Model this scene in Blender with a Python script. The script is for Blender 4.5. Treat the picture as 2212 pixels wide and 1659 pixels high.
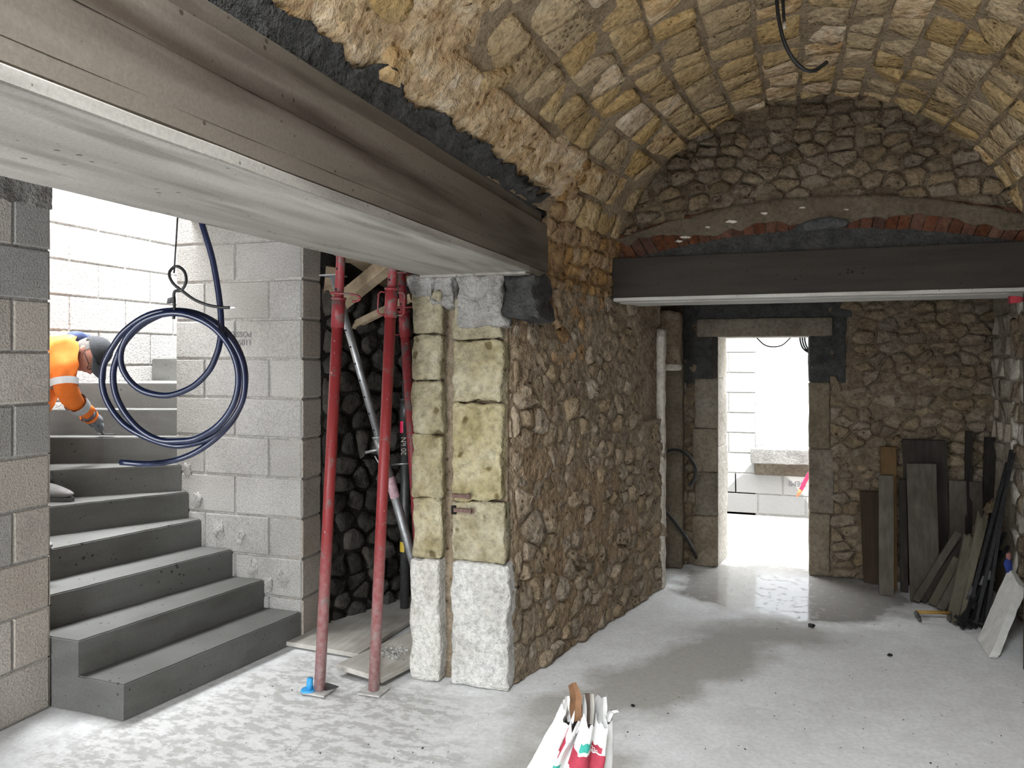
import bpy, bmesh, math, random
from mathutils import Vector, Matrix, noise
for o in list(bpy.data.objects): bpy.data.objects.remove(o, do_unlink=True)
scene = bpy.context.scene
COL = scene.collection
PI = math.pi
# ---------------------------------------------------------------- camera, world, lights
YAW = math.radians(18.8)
cy, sy = math.cos(YAW), math.sin(YAW)
CAM_H, FPX, HORIZON = 1.75, 1650.0, 775.0
cam = bpy.data.cameras.new('camera'); cam_o = bpy.data.objects.new('camera', cam); COL.objects.link(cam_o)
cam_o.location = (0, 0, CAM_H); cam_o.rotation_euler = (PI/2, 0, YAW)
cam.sensor_width = 36; cam.lens = 36*FPX/2212; cam.shift_y = -(829.5-HORIZON)/2212
cam.clip_start = 0.05; cam.clip_end = 200
scene.camera = cam_o
world = bpy.data.worlds.new('overcast_sky'); scene.world = world; world.use_nodes = True
bg = world.node_tree.nodes['Background']
bg.inputs['Color'].default_value = (0.90, 0.95, 1.0, 1); bg.inputs['Strength'].default_value = 3.0
def area(name, loc, rot, sx, sy_, power, col):
    l = bpy.data.lights.new(name, 'AREA'); l.shape = 'RECTANGLE'; l.size = sx; l.size_y = sy_
    l.energy = power; l.color = col
    o = bpy.data.objects.new(name, l); COL.objects.link(o); o.location = loc; o.rotation_euler = rot
    return o
# daylight entering by the wide opening behind the camera, down the open stairwell and in the yard; a fill lamp is added over the vault
area('daylight_rear_opening', (0.45, -2.15, 1.15), (math.radians(90), 0, 0), 1.7, 2.0, 13, (0.93, 0.97, 1.0))
area('added_vault_lamp', (-0.35, -0.2, 3.62), (math.radians(12), 0, 0), 1.05, 1.7, 300, (0.93, 0.97, 1.0))  # fill lamp over an invented gap in the vault, added to brighten the floor
area('daylight_hall_opening', (-2.6, -2.15, 1.25), (math.radians(90), 0, 0), 1.4, 2.2, 190, (0.95, 0.98, 1.0))
area('daylight_stairwell', (-4.2, 4.1, 4.6), (0, 0, 0), 1.6, 2.8, 700, (0.96, 0.98, 1.0))
area('daylight_yard', (-0.3, 8.0, 4.2), (math.radians(-8), 0, 0), 3.0, 2.2, 600, (0.96, 0.98, 1.0))
scene.view_settings.view_transform = 'Standard'; scene.view_settings.look = 'None'
scene.view_settings.exposure = 0.0; scene.view_settings.gamma = 1.0; scene.view_settings.use_curve_mapping = False
try:
    scene.cycles.use_denoising = True; scene.cycles.max_bounces = 5; scene.cycles.diffuse_bounces = 3; scene.cycles.glossy_bounces = 2
    scene.cycles.use_adaptive_sampling = True; scene.cycles.adaptive_threshold = 0.07; scene.cycles.adaptive_min_samples = 12
    scene.cycles.sample_clamp_indirect = 8
except Exception: pass

# ---------------------------------------------------------------- helpers
def C(px, py, Y):
    k = (px-1106)/FPX; X = k*Y
    return Vector((cy*X - sy*Y, sy*X + cy*Y, CAM_H-(py-HORIZON)/FPX*Y))
def G(px, py, z=0.0):
    return C(px, py, (CAM_H-z)*FPX/(py-HORIZON))
def onY(px, py, y):
    k = (px-1106)/FPX; return C(px, py, y/(sy*k+cy))
def onX(px, py, x):
    k = (px-1106)/FPX; return C(px, py, x/(cy*k-sy))
def proj(p):
    X = cy*p[0]+sy*p[1]; Y = -sy*p[0]+cy*p[1]
    if Y < 0.15: return None
    return 1106+FPX*X/Y, HORIZON+FPX*(CAM_H-p[2])/Y
def seen(p, m=120):
    q = proj(p)
    return q is not None and -m < q[0] < 2212+m and -m < q[1] < 1659+m
def tag(o, label=None, cat=None, group=None, kind=None):
    if label: o['label'] = label
    if cat: o['category'] = cat
    if group: o['group'] = group
    if kind: o['kind'] = kind
    return o
def setmats(me, m):
    for x in (m if isinstance(m, (list, tuple)) else [m]): me.materials.append(x)
def mk(name, verts, faces, m, parent=None, smooth=False, mi=None, recenter=True):
    vs = [Vector(v) for v in verts]
    me = bpy.data.meshes.new(name)
    L = Vector((0, 0, 0))
    if recenter and vs:
        L = Vector((sum(v.x for v in vs)/len(vs), sum(v.y for v in vs)/len(vs), min(v.z for v in vs)))
    me.from_pydata([v-L for v in vs], [], faces); setmats(me, m)
    if smooth: me.polygons.foreach_set('use_smooth', [True]*len(me.polygons))
    if mi: me.polygons.foreach_set('material_index', mi)
    me.update()
    o = bpy.data.objects.new(name, me); COL.objects.link(o)
    if parent is not None:
        o.parent = parent; q = parent; PL = Vector((0, 0, 0))
        while q is not None: PL = PL+q.location; q = q.parent
        o.location = L-PL
    else: o.location = L
    return o
def from_bm(name, bm, m, parent=None, smooth=False):
    bm.normal_update(); bm.verts.index_update()
    vs = [v.co.copy() for v in bm.verts]; fs = [[v.index for v in f.verts] for f in bm.faces]
    mi = [f.material_index for f in bm.faces]; bm.free()
    return mk(name, vs, fs, m, parent, smooth, mi)
def empty(name, loc, label=None, cat=None, group=None, kind=None):
    o = bpy.data.objects.new(name, None); COL.objects.link(o); o.location = loc; o.empty_display_size = 0.1
    return tag(o, label, cat, group, kind)
def nz(p, s, seed=0.0):
    return noise.noise(Vector((p[0]*s+seed, p[1]*s+seed*1.7, p[2]*s-seed)))
def nv(p, s, seed=0.0):
    return noise.noise_vector(Vector((p[0]*s+seed, p[1]*s+seed*1.7, p[2]*s-seed)))
def fr(p, s, seed=0.0, oct_=4):
    return noise.fractal(Vector((p[0]*s+seed, p[1]*s+seed*1.3, p[2]*s-seed)), 1.0, 2.0, oct_)
class B:
    """collects verts / faces"""
    def __init__(self): self.v = []; self.f = []; self.mi = []; self.cur = 0
    def add(self, vs, fs):
        n = len(self.v); self.v += [Vector(x) for x in vs]
        for f in fs: self.f.append([i+n for i in f]); self.mi.append(self.cur)
    def box(self, x0, x1, y0, y1, z0, z1):
        self.add([(x0,y0,z0),(x1,y0,z0),(x1,y1,z0),(x0,y1,z0),(x0,y0,z1),(x1,y0,z1),(x1,y1,z1),(x0,y1,z1)],
                 [(0,3,2,1),(4,5,6,7),(0,1,5,4),(1,2,6,5),(2,3,7,6),(3,0,4,7)])
    def quadbox(self, a, b, c, d, th):
        """a b c d: the face's corners, th: thickness vector"""
        a, b, c, d, th = Vector(a), Vector(b), Vector(c), Vector(d), Vector(th)
        self.add([a,b,c,d,a+th,b+th,c+th,d+th], [(0,1,2,3),(7,6,5,4),(0,4,5,1),(1,5,6,2),(2,6,7,3),(3,7,4,0)])
    def tube(self, pts, r, n=10, cap=True):
        pts = [Vector(p) for p in pts]; N = len(pts)
        rr = r if isinstance(r, (list, tuple)) else [r]*N
        rings = []; prev = None
        for i in range(N):
            t = (pts[min(i+1, N-1)]-pts[max(i-1, 0)]).normalized()
            if prev is None:
                a = Vector((0,0,1)) if abs(t.z) < 0.9 else Vector((1,0,0))
                u = t.cross(a).normalized()
            else:
                u = prev-t*prev.dot(t)
                u = u.normalized() if u.length > 1e-6 else t.orthogonal().normalized()
            prev = u; w = t.cross(u)
            rings.append([pts[i]+(u*math.cos(2*PI*j/n)+w*math.sin(2*PI*j/n))*rr[i] for j in range(n)])
        vs = [p for r_ in rings for p in r_]; fs = []
        for i in range(N-1):
            for j in range(n):
                k = (j+1) % n; fs.append((i*n+j, i*n+k, (i+1)*n+k, (i+1)*n+j))
        if cap: fs.append(tuple(range(n-1, -1, -1))); fs.append(tuple((N-1)*n+j for j in range(n)))
        self.add(vs, fs)
    def build(self, name, m, parent=None, smooth=False):
        return mk(name, self.v, self.f, m, parent, smooth, self.mi)
def spline(pts, n=12):
    """Catmull-Rom through pts"""
    P = [Vector(p) for p in pts]; P = [P[0]*2-P[1]]+P+[P[-1]*2-P[-2]]; out = []
    for i in range(1, len(P)-2):
        for k in range(n):
            t = k/n; a, b, c_, d = P[i-1], P[i], P[i+1], P[i+2]
            out.append(0.5*((2*b)+(c_-a)*t+(2*a-5*b+4*c_-d)*t*t+(3*b-a-3*c_+d)*t**3))
    out.append(P[-2]); return out
def rough_box(x0, x1, y0, y1, z0, z1, res=0.06, amp=0.004, sc=9, seed=0.0, bev=0.006, xf=None, amp2=0.0, sc2=2.5):
    """bevelled, subdivided and noise-weathered box -> bmesh"""
    bm = bmesh.new(); b = B(); b.box(x0, x1, y0, y1, z0, z1)
    vs = [bm.verts.new(v) for v in b.v]
    for f in b.f: bm.faces.new([vs[i] for i in f])
    if bev: bmesh.ops.bevel(bm, geom=list(bm.edges), offset=bev, segments=1, affect='EDGES')
    for ax, ln in ((0, x1-x0), (1, y1-y0), (2, z1-z0)):
        k = int(ln/res)
        lo = (x0, y0, z0)[ax]
        for i in range(1, min(k, 60)):
            co = [0,0,0]; no = [0,0,0]; co[ax] = lo+ln*i/k; no[ax] = 1
            bmesh.ops.bisect_plane(bm, geom=list(bm.verts)+list(bm.edges)+list(bm.faces), plane_co=co, plane_no=no)
    for v in bm.verts:
        d = nv(v.co, sc, seed)*amp
        if amp2: d = d+nv(v.co, sc2, seed+7)*amp2
        v.co = v.co+d
    if xf:
        for v in bm.verts: v.co = xf(v.co)
    return bm
# ---------------------------------------------------------------- materials
def _n(nt, t, **k):
    n = nt.nodes.new(t)
    for a, b in k.items():
        if a in n.inputs: n.inputs[a].default_value = b
        else: setattr(n, a, b)
    return n
def ramp(nt, fac, stops):
    r = nt.nodes.new('ShaderNodeValToRGB'); e = r.color_ramp.elements
    while len(e) < len(stops): e.new(0.5)
    for i, (p, c_) in enumerate(stops):
        e[i].position = p; e[i].color = (*c_, 1) if len(c_) == 3 else c_
    nt.links.new(fac, r.inputs['Fac']); return r.outputs['Color']
def mixc(nt, fac, a, b, mode='MIX'):
    m = nt.nodes.new('ShaderNodeMix'); m.data_type = 'RGBA'; m.blend_type = mode
    for s, v in ((m.inputs[0], fac), (m.inputs[6], a), (m.inputs[7], b)):
        if isinstance(v, (int, float)): s.default_value = v
        elif isinstance(v, tuple): s.default_value = (*v[:3], 1)
        else: nt.links.new(v, s)
    return m.outputs[2]
def math_(nt, op, a, b=None, c_=None, clamp=False):
    m = nt.nodes.new('ShaderNodeMath'); m.operation = op; m.use_clamp = clamp
    for i, v in enumerate((a, b, c_)):
        if v is None: continue
        if isinstance(v, (int, float)): m.inputs[i].default_value = v
        else: nt.links.new(v, m.inputs[i])
    return m.outputs[0]
def base_mat(name, rough=0.9, spec=0.25, metallic=0.0):
    m = bpy.data.materials.new(name); m.use_nodes = True; nt = m.node_tree
    p = nt.nodes['Principled BSDF']; p.inputs['Roughness'].default_value = rough
    p.inputs['Metallic'].default_value = metallic
    p.inputs['Specular IOR Level'].default_value = spec
    return m, nt, p
def pos_of(nt, stretch=(1,1,1), obj=False):
    if obj: src = nt.nodes.new('ShaderNodeTexCoord').outputs['Object']
    else: src = nt.nodes.new('ShaderNodeNewGeometry').outputs['Position']
    if stretch == (1,1,1): return src
    mp = nt.nodes.new('ShaderNodeMapping'); mp.inputs['Scale'].default_value = stretch
    nt.links.new(src, mp.inputs['Vector']); return mp.outputs['Vector']
def noi(nt, vec, scale, detail=6, rough=0.6, dist=0.0):
    n = _n(nt, 'ShaderNodeTexNoise', Scale=scale, Detail=detail, Roughness=rough, Distortion=dist)
    nt.links.new(vec, n.inputs['Vector']); return n.outputs['Fac']
def vor(nt, vec, scale, feature='F1'):
    n = nt.nodes.new('ShaderNodeTexVoronoi'); n.feature = feature; n.inputs['Scale'].default_value = scale
    nt.links.new(vec, n.inputs['Vector']); return n.outputs['Distance']
def bump(nt, p, h, strength, dist=0.01, prev=None):
    b = _n(nt, 'ShaderNodeBump', Strength=strength, Distance=dist)
    nt.links.new(h, b.inputs['Height'])
    if prev is not None: nt.links.new(prev, b.inputs['Normal'])
    nt.links.new(b.outputs['Normal'], p.inputs['Normal']); return b.outputs['Normal']
def rock(name, dark, mid, light, s1=4.0, s2=38.0, pit=0.0, rand=0.25, bstr=0.5, rough=0.92, stretch=(1,1,1), tint=None, k=1.0):
    """stone / plaster / mortar: cloudy colour, fine grain, pits, per-stone variation"""
    m, nt, p = base_mat(name, rough, 0.15)
    dark, mid, light = (tuple(x*k for x in q) for q in (dark, mid, light))
    P = pos_of(nt, stretch); n1 = noi(nt, P, s1, 3, 0.62); n2 = noi(nt, P, s2, 3, 0.72)
    col = ramp(nt, n1, [(0.28, dark), (0.5, mid), (0.74, light)])
    g = ramp(nt, n2, [(0.25, (0.55,0.55,0.55)), (0.55, (1,1,1)), (0.85, (1.25,1.22,1.15))])
    col = mixc(nt, 1.0, col, g, 'MULTIPLY')
    if tint:
        nt_ = noi(nt, P, 1.3, 1, 0.5); col = mixc(nt, ramp(nt, nt_, [(0.48,(0,0,0)),(0.66,(0.7,0.7,0.7))]), col, tint)
    h = n2
    if pit:
        v = vor(nt, P, pit); hole = ramp(nt, math_(nt, 'ADD', v, math_(nt, 'MULTIPLY', n1, 0.9)), [(0.52,(0,0,0)),(0.62,(1,1,1))])
        col = mixc(nt, 1.0, col, mixc(nt, hole, (0.42,0.38,0.33), (1.0,1.0,1.0)), 'MULTIPLY')
        h = math_(nt, 'ADD', h, math_(nt, 'MULTIPLY', v, 0.55))
    if rand:
        oi = nt.nodes.new('ShaderNodeObjectInfo')
        hsv = nt.nodes.new('ShaderNodeHueSaturation'); nt.links.new(col, hsv.inputs['Color'])
        nt.links.new(math_(nt, 'ADD', math_(nt, 'MULTIPLY', oi.outputs['Random'], rand*2), 1-rand), hsv.inputs['Value'])
        fr_ = math_(nt, 'FRACT', math_(nt, 'MULTIPLY', oi.outputs['Random'], 17.3))
        nt.links.new(math_(nt, 'ADD', math_(nt, 'MULTIPLY', fr_, 0.35), 0.88), hsv.inputs['Saturation'])
        col = hsv.outputs['Color']
    nt.links.new(col, p.inputs['Base Color']); bump(nt, p, h, bstr, 0.024)
    return m
def conc(name, c1, c2, stain, sc=2.0, stretch=(1,1,1), stain_amt=0.6, rough=0.85, bstr=0.25, grain=120, pits=True, band=None):
    """cast concrete: smooth, streaky stains, bubble holes, board lines"""
    m, nt, p = base_mat(name, rough, 0.25)
    P0 = pos_of(nt); P = pos_of(nt, stretch)
    n1 = noi(nt, P, sc, 2, 0.55); n2 = noi(nt, P, sc*1.7, 3, 0.5); n3 = noi(nt, P0, grain, 2, 0.7)
    col = ramp(nt, n1, [(0.3, c1), (0.7, c2)])
    col = mixc(nt, math_(nt, 'MULTIPLY', ramp(nt, n2, [(0.50,(0,0,0)),(0.68,(1,1,1))]), stain_amt), col, stain)
    if band:   # long rusty brown streak left by the formwork oil
        sx = nt.nodes.new('ShaderNodeSeparateXYZ'); nt.links.new(P0, sx.inputs[0])
        zz = math_(nt, 'SUBTRACT', sx.outputs['Z'], math_(nt, 'SUBTRACT', band[0], math_(nt, 'MULTIPLY', sx.outputs['Y'], band[1])))
        zz = math_(nt, 'ADD', zz, math_(nt, 'MULTIPLY', math_(nt, 'SUBTRACT', n2, 0.5), 0.16))
        f = math_(nt, 'SUBTRACT', 1.0, math_(nt, 'DIVIDE', math_(nt, 'ABSOLUTE', zz), band[2]), clamp=True)
        f = math_(nt, 'MULTIPLY', f, ramp(nt, noi(nt, P, sc*0.8, 2), [(0.36,(0.1,0.1,0.1)),(0.6,(1,1,1))]))
        col = mixc(nt, math_(nt, 'MULTIPLY', f, 1.2, clamp=True), col, band[3])
    col = mixc(nt, 1.0, col, ramp(nt, n3, [(0.2,(0.82,0.82,0.82)),(0.8,(1.14,1.14,1.13))]), 'MULTIPLY')
    h = math_(nt, 'MULTIPLY', n3, 0.3)
    if pits:
        v = vor(nt, P0, 22); hole = ramp(nt, math_(nt, 'ADD', v, math_(nt, 'MULTIPLY', noi(nt, P0, 5, 1), 0.5)), [(0.30,(0,0,0)),(0.34,(1,1,1))])
        col = mixc(nt, 1.0, col, mixc(nt, hole, (0.4,0.38,0.35), (1.0,1.0,1.0)), 'MULTIPLY')
    nt.links.new(col, p.inputs['Base Color']); bump(nt, p, h, bstr, 0.008)
    return m
def wood(name, c1, c2, axis=2, rough=0.8, rand=0.2):
    m, nt, p = base_mat(name, rough, 0.2)
    st = [16, 16, 16]; st[axis] = 1.2
    P = pos_of(nt, tuple(st)); n1 = noi(nt, P, 2.0, 3, 0.65); n2 = noi(nt, pos_of(nt), 5, 1)
    col = mixc(nt, 1.0, ramp(nt, n1, [(0.3, c1), (0.7, c2)]), ramp(nt, n2, [(0.3,(0.75,0.73,0.7)),(0.7,(1.1,1.1,1.1))]), 'MULTIPLY')
    if rand:
        oi = nt.nodes.new('ShaderNodeObjectInfo'); hsv = nt.nodes.new('ShaderNodeHueSaturation'); nt.links.new(col, hsv.inputs['Color'])
        nt.links.new(math_(nt, 'ADD', math_(nt, 'MULTIPLY', oi.outputs['Random'], rand*2), 1-rand), hsv.inputs['Value']); col = hsv.outputs['Color']
    nt.links.new(col, p.inputs['Base Color']); bump(nt, p, n1, 0.25, 0.006); return m
def plain(name, col, rough=0.6, metallic=0.0, var=0.15, sc=30, spec=0.4, bstr=0.1, obj=False):
    m, nt, p = base_mat(name, rough, spec, metallic)
    n = noi(nt, pos_of(nt, obj=obj), sc, 2)
    d = tuple(x*(1-var) for x in col); l = tuple(min(1, x*(1+var)) for x in col)
    nt.links.new(ramp(nt, n, [(0.3, d), (0.7, l)]), p.inputs['Base Color'])
    if bstr: bump(nt, p, n, bstr, 0.004)
    return m
def worn_paint(name, paint, under, amt=0.5, dust=None, z_dust=0.0, rough=0.45):
    """chipped paint over metal, cement dust near the foot"""
    m, nt, p = base_mat(name, rough, 0.4)
    P = pos_of(nt); n = noi(nt, P, 14, 7, 0.7, 0.6); n2 = noi(nt, P, 60, 4)
    col = mixc(nt, ramp(nt, n, [(amt,(0,0,0)),(amt+0.06,(1,1,1))]), paint, under)
    col = mixc(nt, ramp(nt, n2, [(0.66,(0,0,0)),(0.72,(0.8,0.8,0.8))]), col, (0.45,0.35,0.32))
    if dust:
        sx = nt.nodes.new('ShaderNodeSeparateXYZ'); nt.links.new(P, sx.inputs[0])
        f = math_(nt, 'MULTIPLY', math_(nt, 'SUBTRACT', z_dust, sx.outputs['Z']), 1.1, clamp=True)
        f = math_(nt, 'MULTIPLY', f, ramp(nt, noi(nt, P, 35, 5), [(0.3,(0.25,0.25,0.25)),(0.7,(1,1,1))]), clamp=True)
        col = mixc(nt, f, col, dust)
    nt.links.new(col, p.inputs['Base Color']); bump(nt, p, n2, 0.12, 0.003); return m
M = {}
M['vault'] = rock('vault_tuff_stone', (0.25,0.185,0.105), (0.335,0.25,0.145), (0.39,0.315,0.205), 3.5, 30, pit=30, rand=0.12, bstr=0.85, k=1.5)
M['vault_pale'] = rock('pale_eroded_stone', (0.23,0.15,0.08), (0.39,0.295,0.19), (0.50,0.43,0.33), 9, 26, pit=22, rand=0.08, bstr=1.0, k=1.6)
M['vault_mortar'] = rock('vault_joint_mortar', (0.185,0.14,0.09), (0.245,0.19,0.128), (0.29,0.235,0.165), 5, 45, rand=0, bstr=0.9, k=1.4)
M['rubble'] = rock('rubble_stone', (0.20,0.155,0.108), (0.285,0.228,0.165), (0.36,0.30,0.23), 7, 26, pit=20, rand=0.16, bstr=1.0)
M['rubble_mortar'] = rock('rubble_mortar', (0.19,0.145,0.10), (0.27,0.212,0.15), (0.34,0.28,0.205), 8, 30, pit=24, rand=0, bstr=1.0, tint=(0.27,0.185,0.11))
M['orange_rubble'] = rock('ochre_rubble', (0.18,0.115,0.065), (0.285,0.185,0.10), (0.36,0.265,0.16), 7, 26, pit=17, rand=0.14, bstr=1.0, k=1.2)
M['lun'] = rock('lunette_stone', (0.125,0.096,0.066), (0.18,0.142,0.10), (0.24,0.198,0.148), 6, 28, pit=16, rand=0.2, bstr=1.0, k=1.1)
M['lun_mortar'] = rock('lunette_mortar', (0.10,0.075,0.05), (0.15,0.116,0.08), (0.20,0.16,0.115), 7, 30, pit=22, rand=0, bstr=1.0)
M['dressed'] = rock('dressed_limestone', (0.29,0.25,0.15), (0.42,0.375,0.255), (0.51,0.47,0.36), 7, 26, pit=9, rand=0.08, bstr=1.0, k=0.92)
M['plinth'] = rock('whitened_plinth', (0.52,0.50,0.46), (0.66,0.645,0.61), (0.74,0.73,0.70), 6, 40, rand=0.04, bstr=1.0)
M['jamb'] = rock('door_jamb_stone', (0.25,0.205,0.15), (0.35,0.29,0.215), (0.44,0.38,0.29), 4, 34, rand=0.1, bstr=0.5, k=0.5)
M['lime'] = rock('pale_lime_plaster', (0.42,0.385,0.33), (0.55,0.51,0.45), (0.64,0.60,0.54), 3, 30, rand=0.05, bstr=0.5)
M['plaster'] = rock('brown_plaster', (0.115,0.09,0.063), (0.155,0.125,0.09), (0.19,0.16,0.12), 3, 40, rand=0, bstr=0.5, k=0.8)
M['brick'] = rock('red_brick', (0.09,0.045,0.032), (0.135,0.062,0.042), (0.18,0.105,0.07), 9, 50, rand=0.2, bstr=0.5, k=0.75)
M['dark_mortar'] = rock('fresh_dark_mortar', (0.05,0.051,0.052), (0.085,0.086,0.086), (0.13,0.13,0.128), 9, 45, rand=0, bstr=1.0)
M['grey_mortar'] = rock('grey_mortar_pad', (0.25,0.24,0.225), (0.35,0.338,0.318), (0.44,0.428,0.405), 7, 50, rand=0.05, bstr=1.0)
M['infill'] = rock('rough_dark_infill', (0.10,0.10,0.097), (0.155,0.153,0.147), (0.22,0.215,0.205), 14, 70, rand=0, bstr=1.0, k=0.45)
M['beam'] = conc('beam_face_concrete', (0.115,0.098,0.08), (0.165,0.143,0.118), (0.06,0.047,0.036), 1.2, (4.5,0.45,4.5), 0.8, band=(2.45, 0.03, 0.05, (0.05,0.037,0.027)))
M['beam_under'] = conc('beam_soffit_concrete', (0.24,0.225,0.20), (0.385,0.365,0.335), (0.165,0.152,0.135), 1.0, (6,0.8,6), 0.75)
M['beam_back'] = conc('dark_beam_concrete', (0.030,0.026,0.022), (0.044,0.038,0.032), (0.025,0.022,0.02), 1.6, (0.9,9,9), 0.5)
M['soffit_back'] = conc('pale_soffit_concrete', (0.40,0.385,0.355), (0.50,0.485,0.455), (0.28,0.265,0.24), 2, (1,6,6), 0.5)
M['stair'] = conc('stair_concrete', (0.125,0.125,0.117), (0.168,0.168,0.16), (0.10,0.098,0.09), 1.7, (1,1,3), 0.5, bstr=0.25)
M['block'] = rock('concrete_block', (0.37,0.36,0.34), (0.44,0.43,0.41), (0.50,0.49,0.47), 1.6, 110, rand=0.07, bstr=0.55)
M['block_joint'] = rock('block_joint', (0.34,0.33,0.31), (0.42,0.41,0.39), (0.50,0.49,0.47), 8, 60, rand=0, bstr=0.6)
M['block_brown'] = rock('brown_grey_block', (0.40,0.36,0.315), (0.51,0.465,0.415), (0.59,0.55,0.50), 1.4, 90, rand=0.08, bstr=0.5, k=1.1)
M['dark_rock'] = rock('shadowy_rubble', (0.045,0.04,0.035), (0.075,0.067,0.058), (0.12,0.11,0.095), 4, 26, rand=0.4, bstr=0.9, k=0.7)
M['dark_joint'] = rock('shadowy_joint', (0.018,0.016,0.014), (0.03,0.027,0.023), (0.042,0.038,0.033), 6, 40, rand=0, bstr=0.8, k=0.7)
# ---------------------------------------------------------------- stone laying
def clip(poly, m, n, off):
    out = []; L = len(poly)
    for i in range(L):
        a, b = poly[i], poly[(i+1) % L]
        da = (a[0]-m[0])*n[0]+(a[1]-m[1])*n[1]-off; db = (b[0]-m[0])*n[0]+(b[1]-m[1])*n[1]-off
        if da <= 0: out.append(a)
        if (da < 0 < db) or (db < 0 < da):
            t = da/(da-db); out.append((a[0]+(b[0]-a[0])*t, a[1]+(b[1]-a[1])*t))
    return out
def cells(seeds, rect, joint, asp=1.0):
    u0, u1, v0, v1 = rect; res = []
    S = [(u/asp, v) for u, v in seeds]
    for i, s in enumerate(S):
        poly = [(u0/asp, v0), (u1/asp, v0), (u1/asp, v1), (u0/asp, v1)]
        nb = sorted((((q[0]-s[0])**2+(q[1]-s[1])**2, k) for k, q in enumerate(S) if k != i))[:18]
        for d2, k in nb:
            q = S[k]; d = math.sqrt(d2)
            if d < 1e-5: continue
            poly = clip(poly, ((s[0]+q[0])/2, (s[1]+q[1])/2), ((q[0]-s[0])/d, (q[1]-s[1])/d), -joint/2)
            if len(poly) < 3: break
        if len(poly) >= 3: res.append([(p[0]*asp, p[1]) for p in poly])
    return res
def row_seeds(rng, rect, w, h, jit=0.32):
    u0, u1, v0, v1 = rect; out = []; v = v0+h*0.4
    while v < v1:
        hh = h*rng.uniform(0.75, 1.3); u = u0-rng.uniform(0, w)
        while u < u1+w*0.3:
            ww = w*rng.uniform(0.55, 1.5)
            if u+ww*0.5 > u0-0.02: out.append((u+ww*0.5, v+rng.uniform(-jit, jit)*h))
            u += ww
        v += hh
    return out
def chaikin(poly, a=0.24, it=1):
    for _ in range(it):
        out = []; n = len(poly)
        for i in range(n):
            p, q = poly[i], poly[(i+1) % n]
            out.append((p[0]+(q[0]-p[0])*a, p[1]+(q[1]-p[1])*a)); out.append((p[0]+(q[0]-p[0])*(1-a), p[1]+(q[1]-p[1])*(1-a)))
        poly = out
    return poly
def stone(poly, mp, h, rng, m, parent, name='stone', cut=0.22, flat=0.8, rag=0.05):
    """one stone: outline poly in wall coordinates, mp(u, v, d) -> point"""
    # drop near-duplicate corners
    q = []
    for p in poly:
        if not q or math.hypot(p[0]-q[-1][0], p[1]-q[-1][1]) > 0.008: q.append(p)
    if len(q) < 3: return None
    poly = chaikin(q, cut)
    cu = sum(p[0] for p in poly)/len(poly); cv = sum(p[1] for p in poly)/len(poly)
    size = max(math.hypot(p[0]-cu, p[1]-cv) for p in poly)
    if size < 0.014: return None
    poly = [(cu+(p[0]-cu)*(1+rng.uniform(-rag, rag)), cv+(p[1]-cv)*(1+rng.uniform(-rag, rag))) for p in poly]
    tu, tv = rng.uniform(-0.22, 0.22), rng.uniform(-0.22, 0.22)
    n = len(poly); vs = []
    def ring(sc, d, tw, rr):
        for p in poly:
            du, dv = (p[0]-cu)*sc, (p[1]-cv)*sc
            vs.append(mp(cu+du, cv+dv, d+tw*(tu*du+tv*dv)+rng.uniform(-rr, rr)*h))
    ring(1.0, -0.025, 0, 0); ring(0.965, h*0.42, 0.5, 0.12); ring(flat, h*0.9, 1.0, 0.16); ring(flat*0.5, h, 1.0, 0.14)
    vs.append(mp(cu, cv, h*(1+rng.uniform(-0.12, 0.1))))
    for i in range(n, len(vs)): vs[i] = vs[i]+nv(vs[i], 24, 1.0)*min(0.008, h*0.22)
    fs = []
    for r in range(3):
        for j in range(n):
            k = (j+1) % n; fs.append((r*n+j, r*n+k, (r+1)*n+k, (r+1)*n+j))
    for j in range(n): fs.append((3*n+j, 3*n+(j+1) % n, 4*n))
    return mk(name, vs, fs, m, parent, smooth=True)
def grid(name, us, vs, f, m, parent=None, smooth=True):
    V = [f(u, v) for v in vs for u in us]; nu = len(us)
    F = [(j*nu+i, j*nu+i+1, (j+1)*nu+i+1, (j+1)*nu+i) for j in range(len(vs)-1) for i in range(nu-1)]
    return mk(name, V, F, m, parent, smooth)
def lin(a, b, n): return [a+(b-a)*i/(n-1) for i in range(n)]
def struct(name, label, cat, loc=(0,0,0)): return empty(name, loc, label, cat, kind='structure')
def block_wall(root, face, rows, spans, m, mj, rng, th=0.2, z0=0.0, bh=0.25, joint=0.012, vis=None, name='block', inset=0.007):
    """face(u, d, z) -> point; spans[row % len] = list of (u0, u1)"""
    for r in range(rows):
        for (u0, u1) in spans[r % len(spans)]:
            a, b = u0+joint/2, u1-joint/2; lo, hi = z0+r*bh+joint/2, z0+(r+1)*bh-joint/2
            if vis and not any(seen(face(u, 0, z), 150) for u in (a, b) for z in (lo, hi)): continue
            e = rng.uniform(-0.003, 0.003); c_ = 0.007
            P = []
            for d, k in ((-th, 0.0), (e-c_, 0.0), (e, c_)):
                jj = lambda: rng.uniform(-0.0018, 0.0018)
                P += [face(a+k+jj(), d, lo+k+jj()), face(b-k+jj(), d, lo+k+jj()), face(b-k+jj(), d, hi-k+jj()), face(a+k+jj(), d, hi-k+jj())]
            F = [(3,2,1,0), (8,9,10,11)]
            for q in (0, 4):
                for j in range(4): F.append((q+j, q+(j+1)%4, q+4+(j+1)%4, q+4+j))
            mk(name, P, F, m(rng) if callable(m) else m, root)
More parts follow.
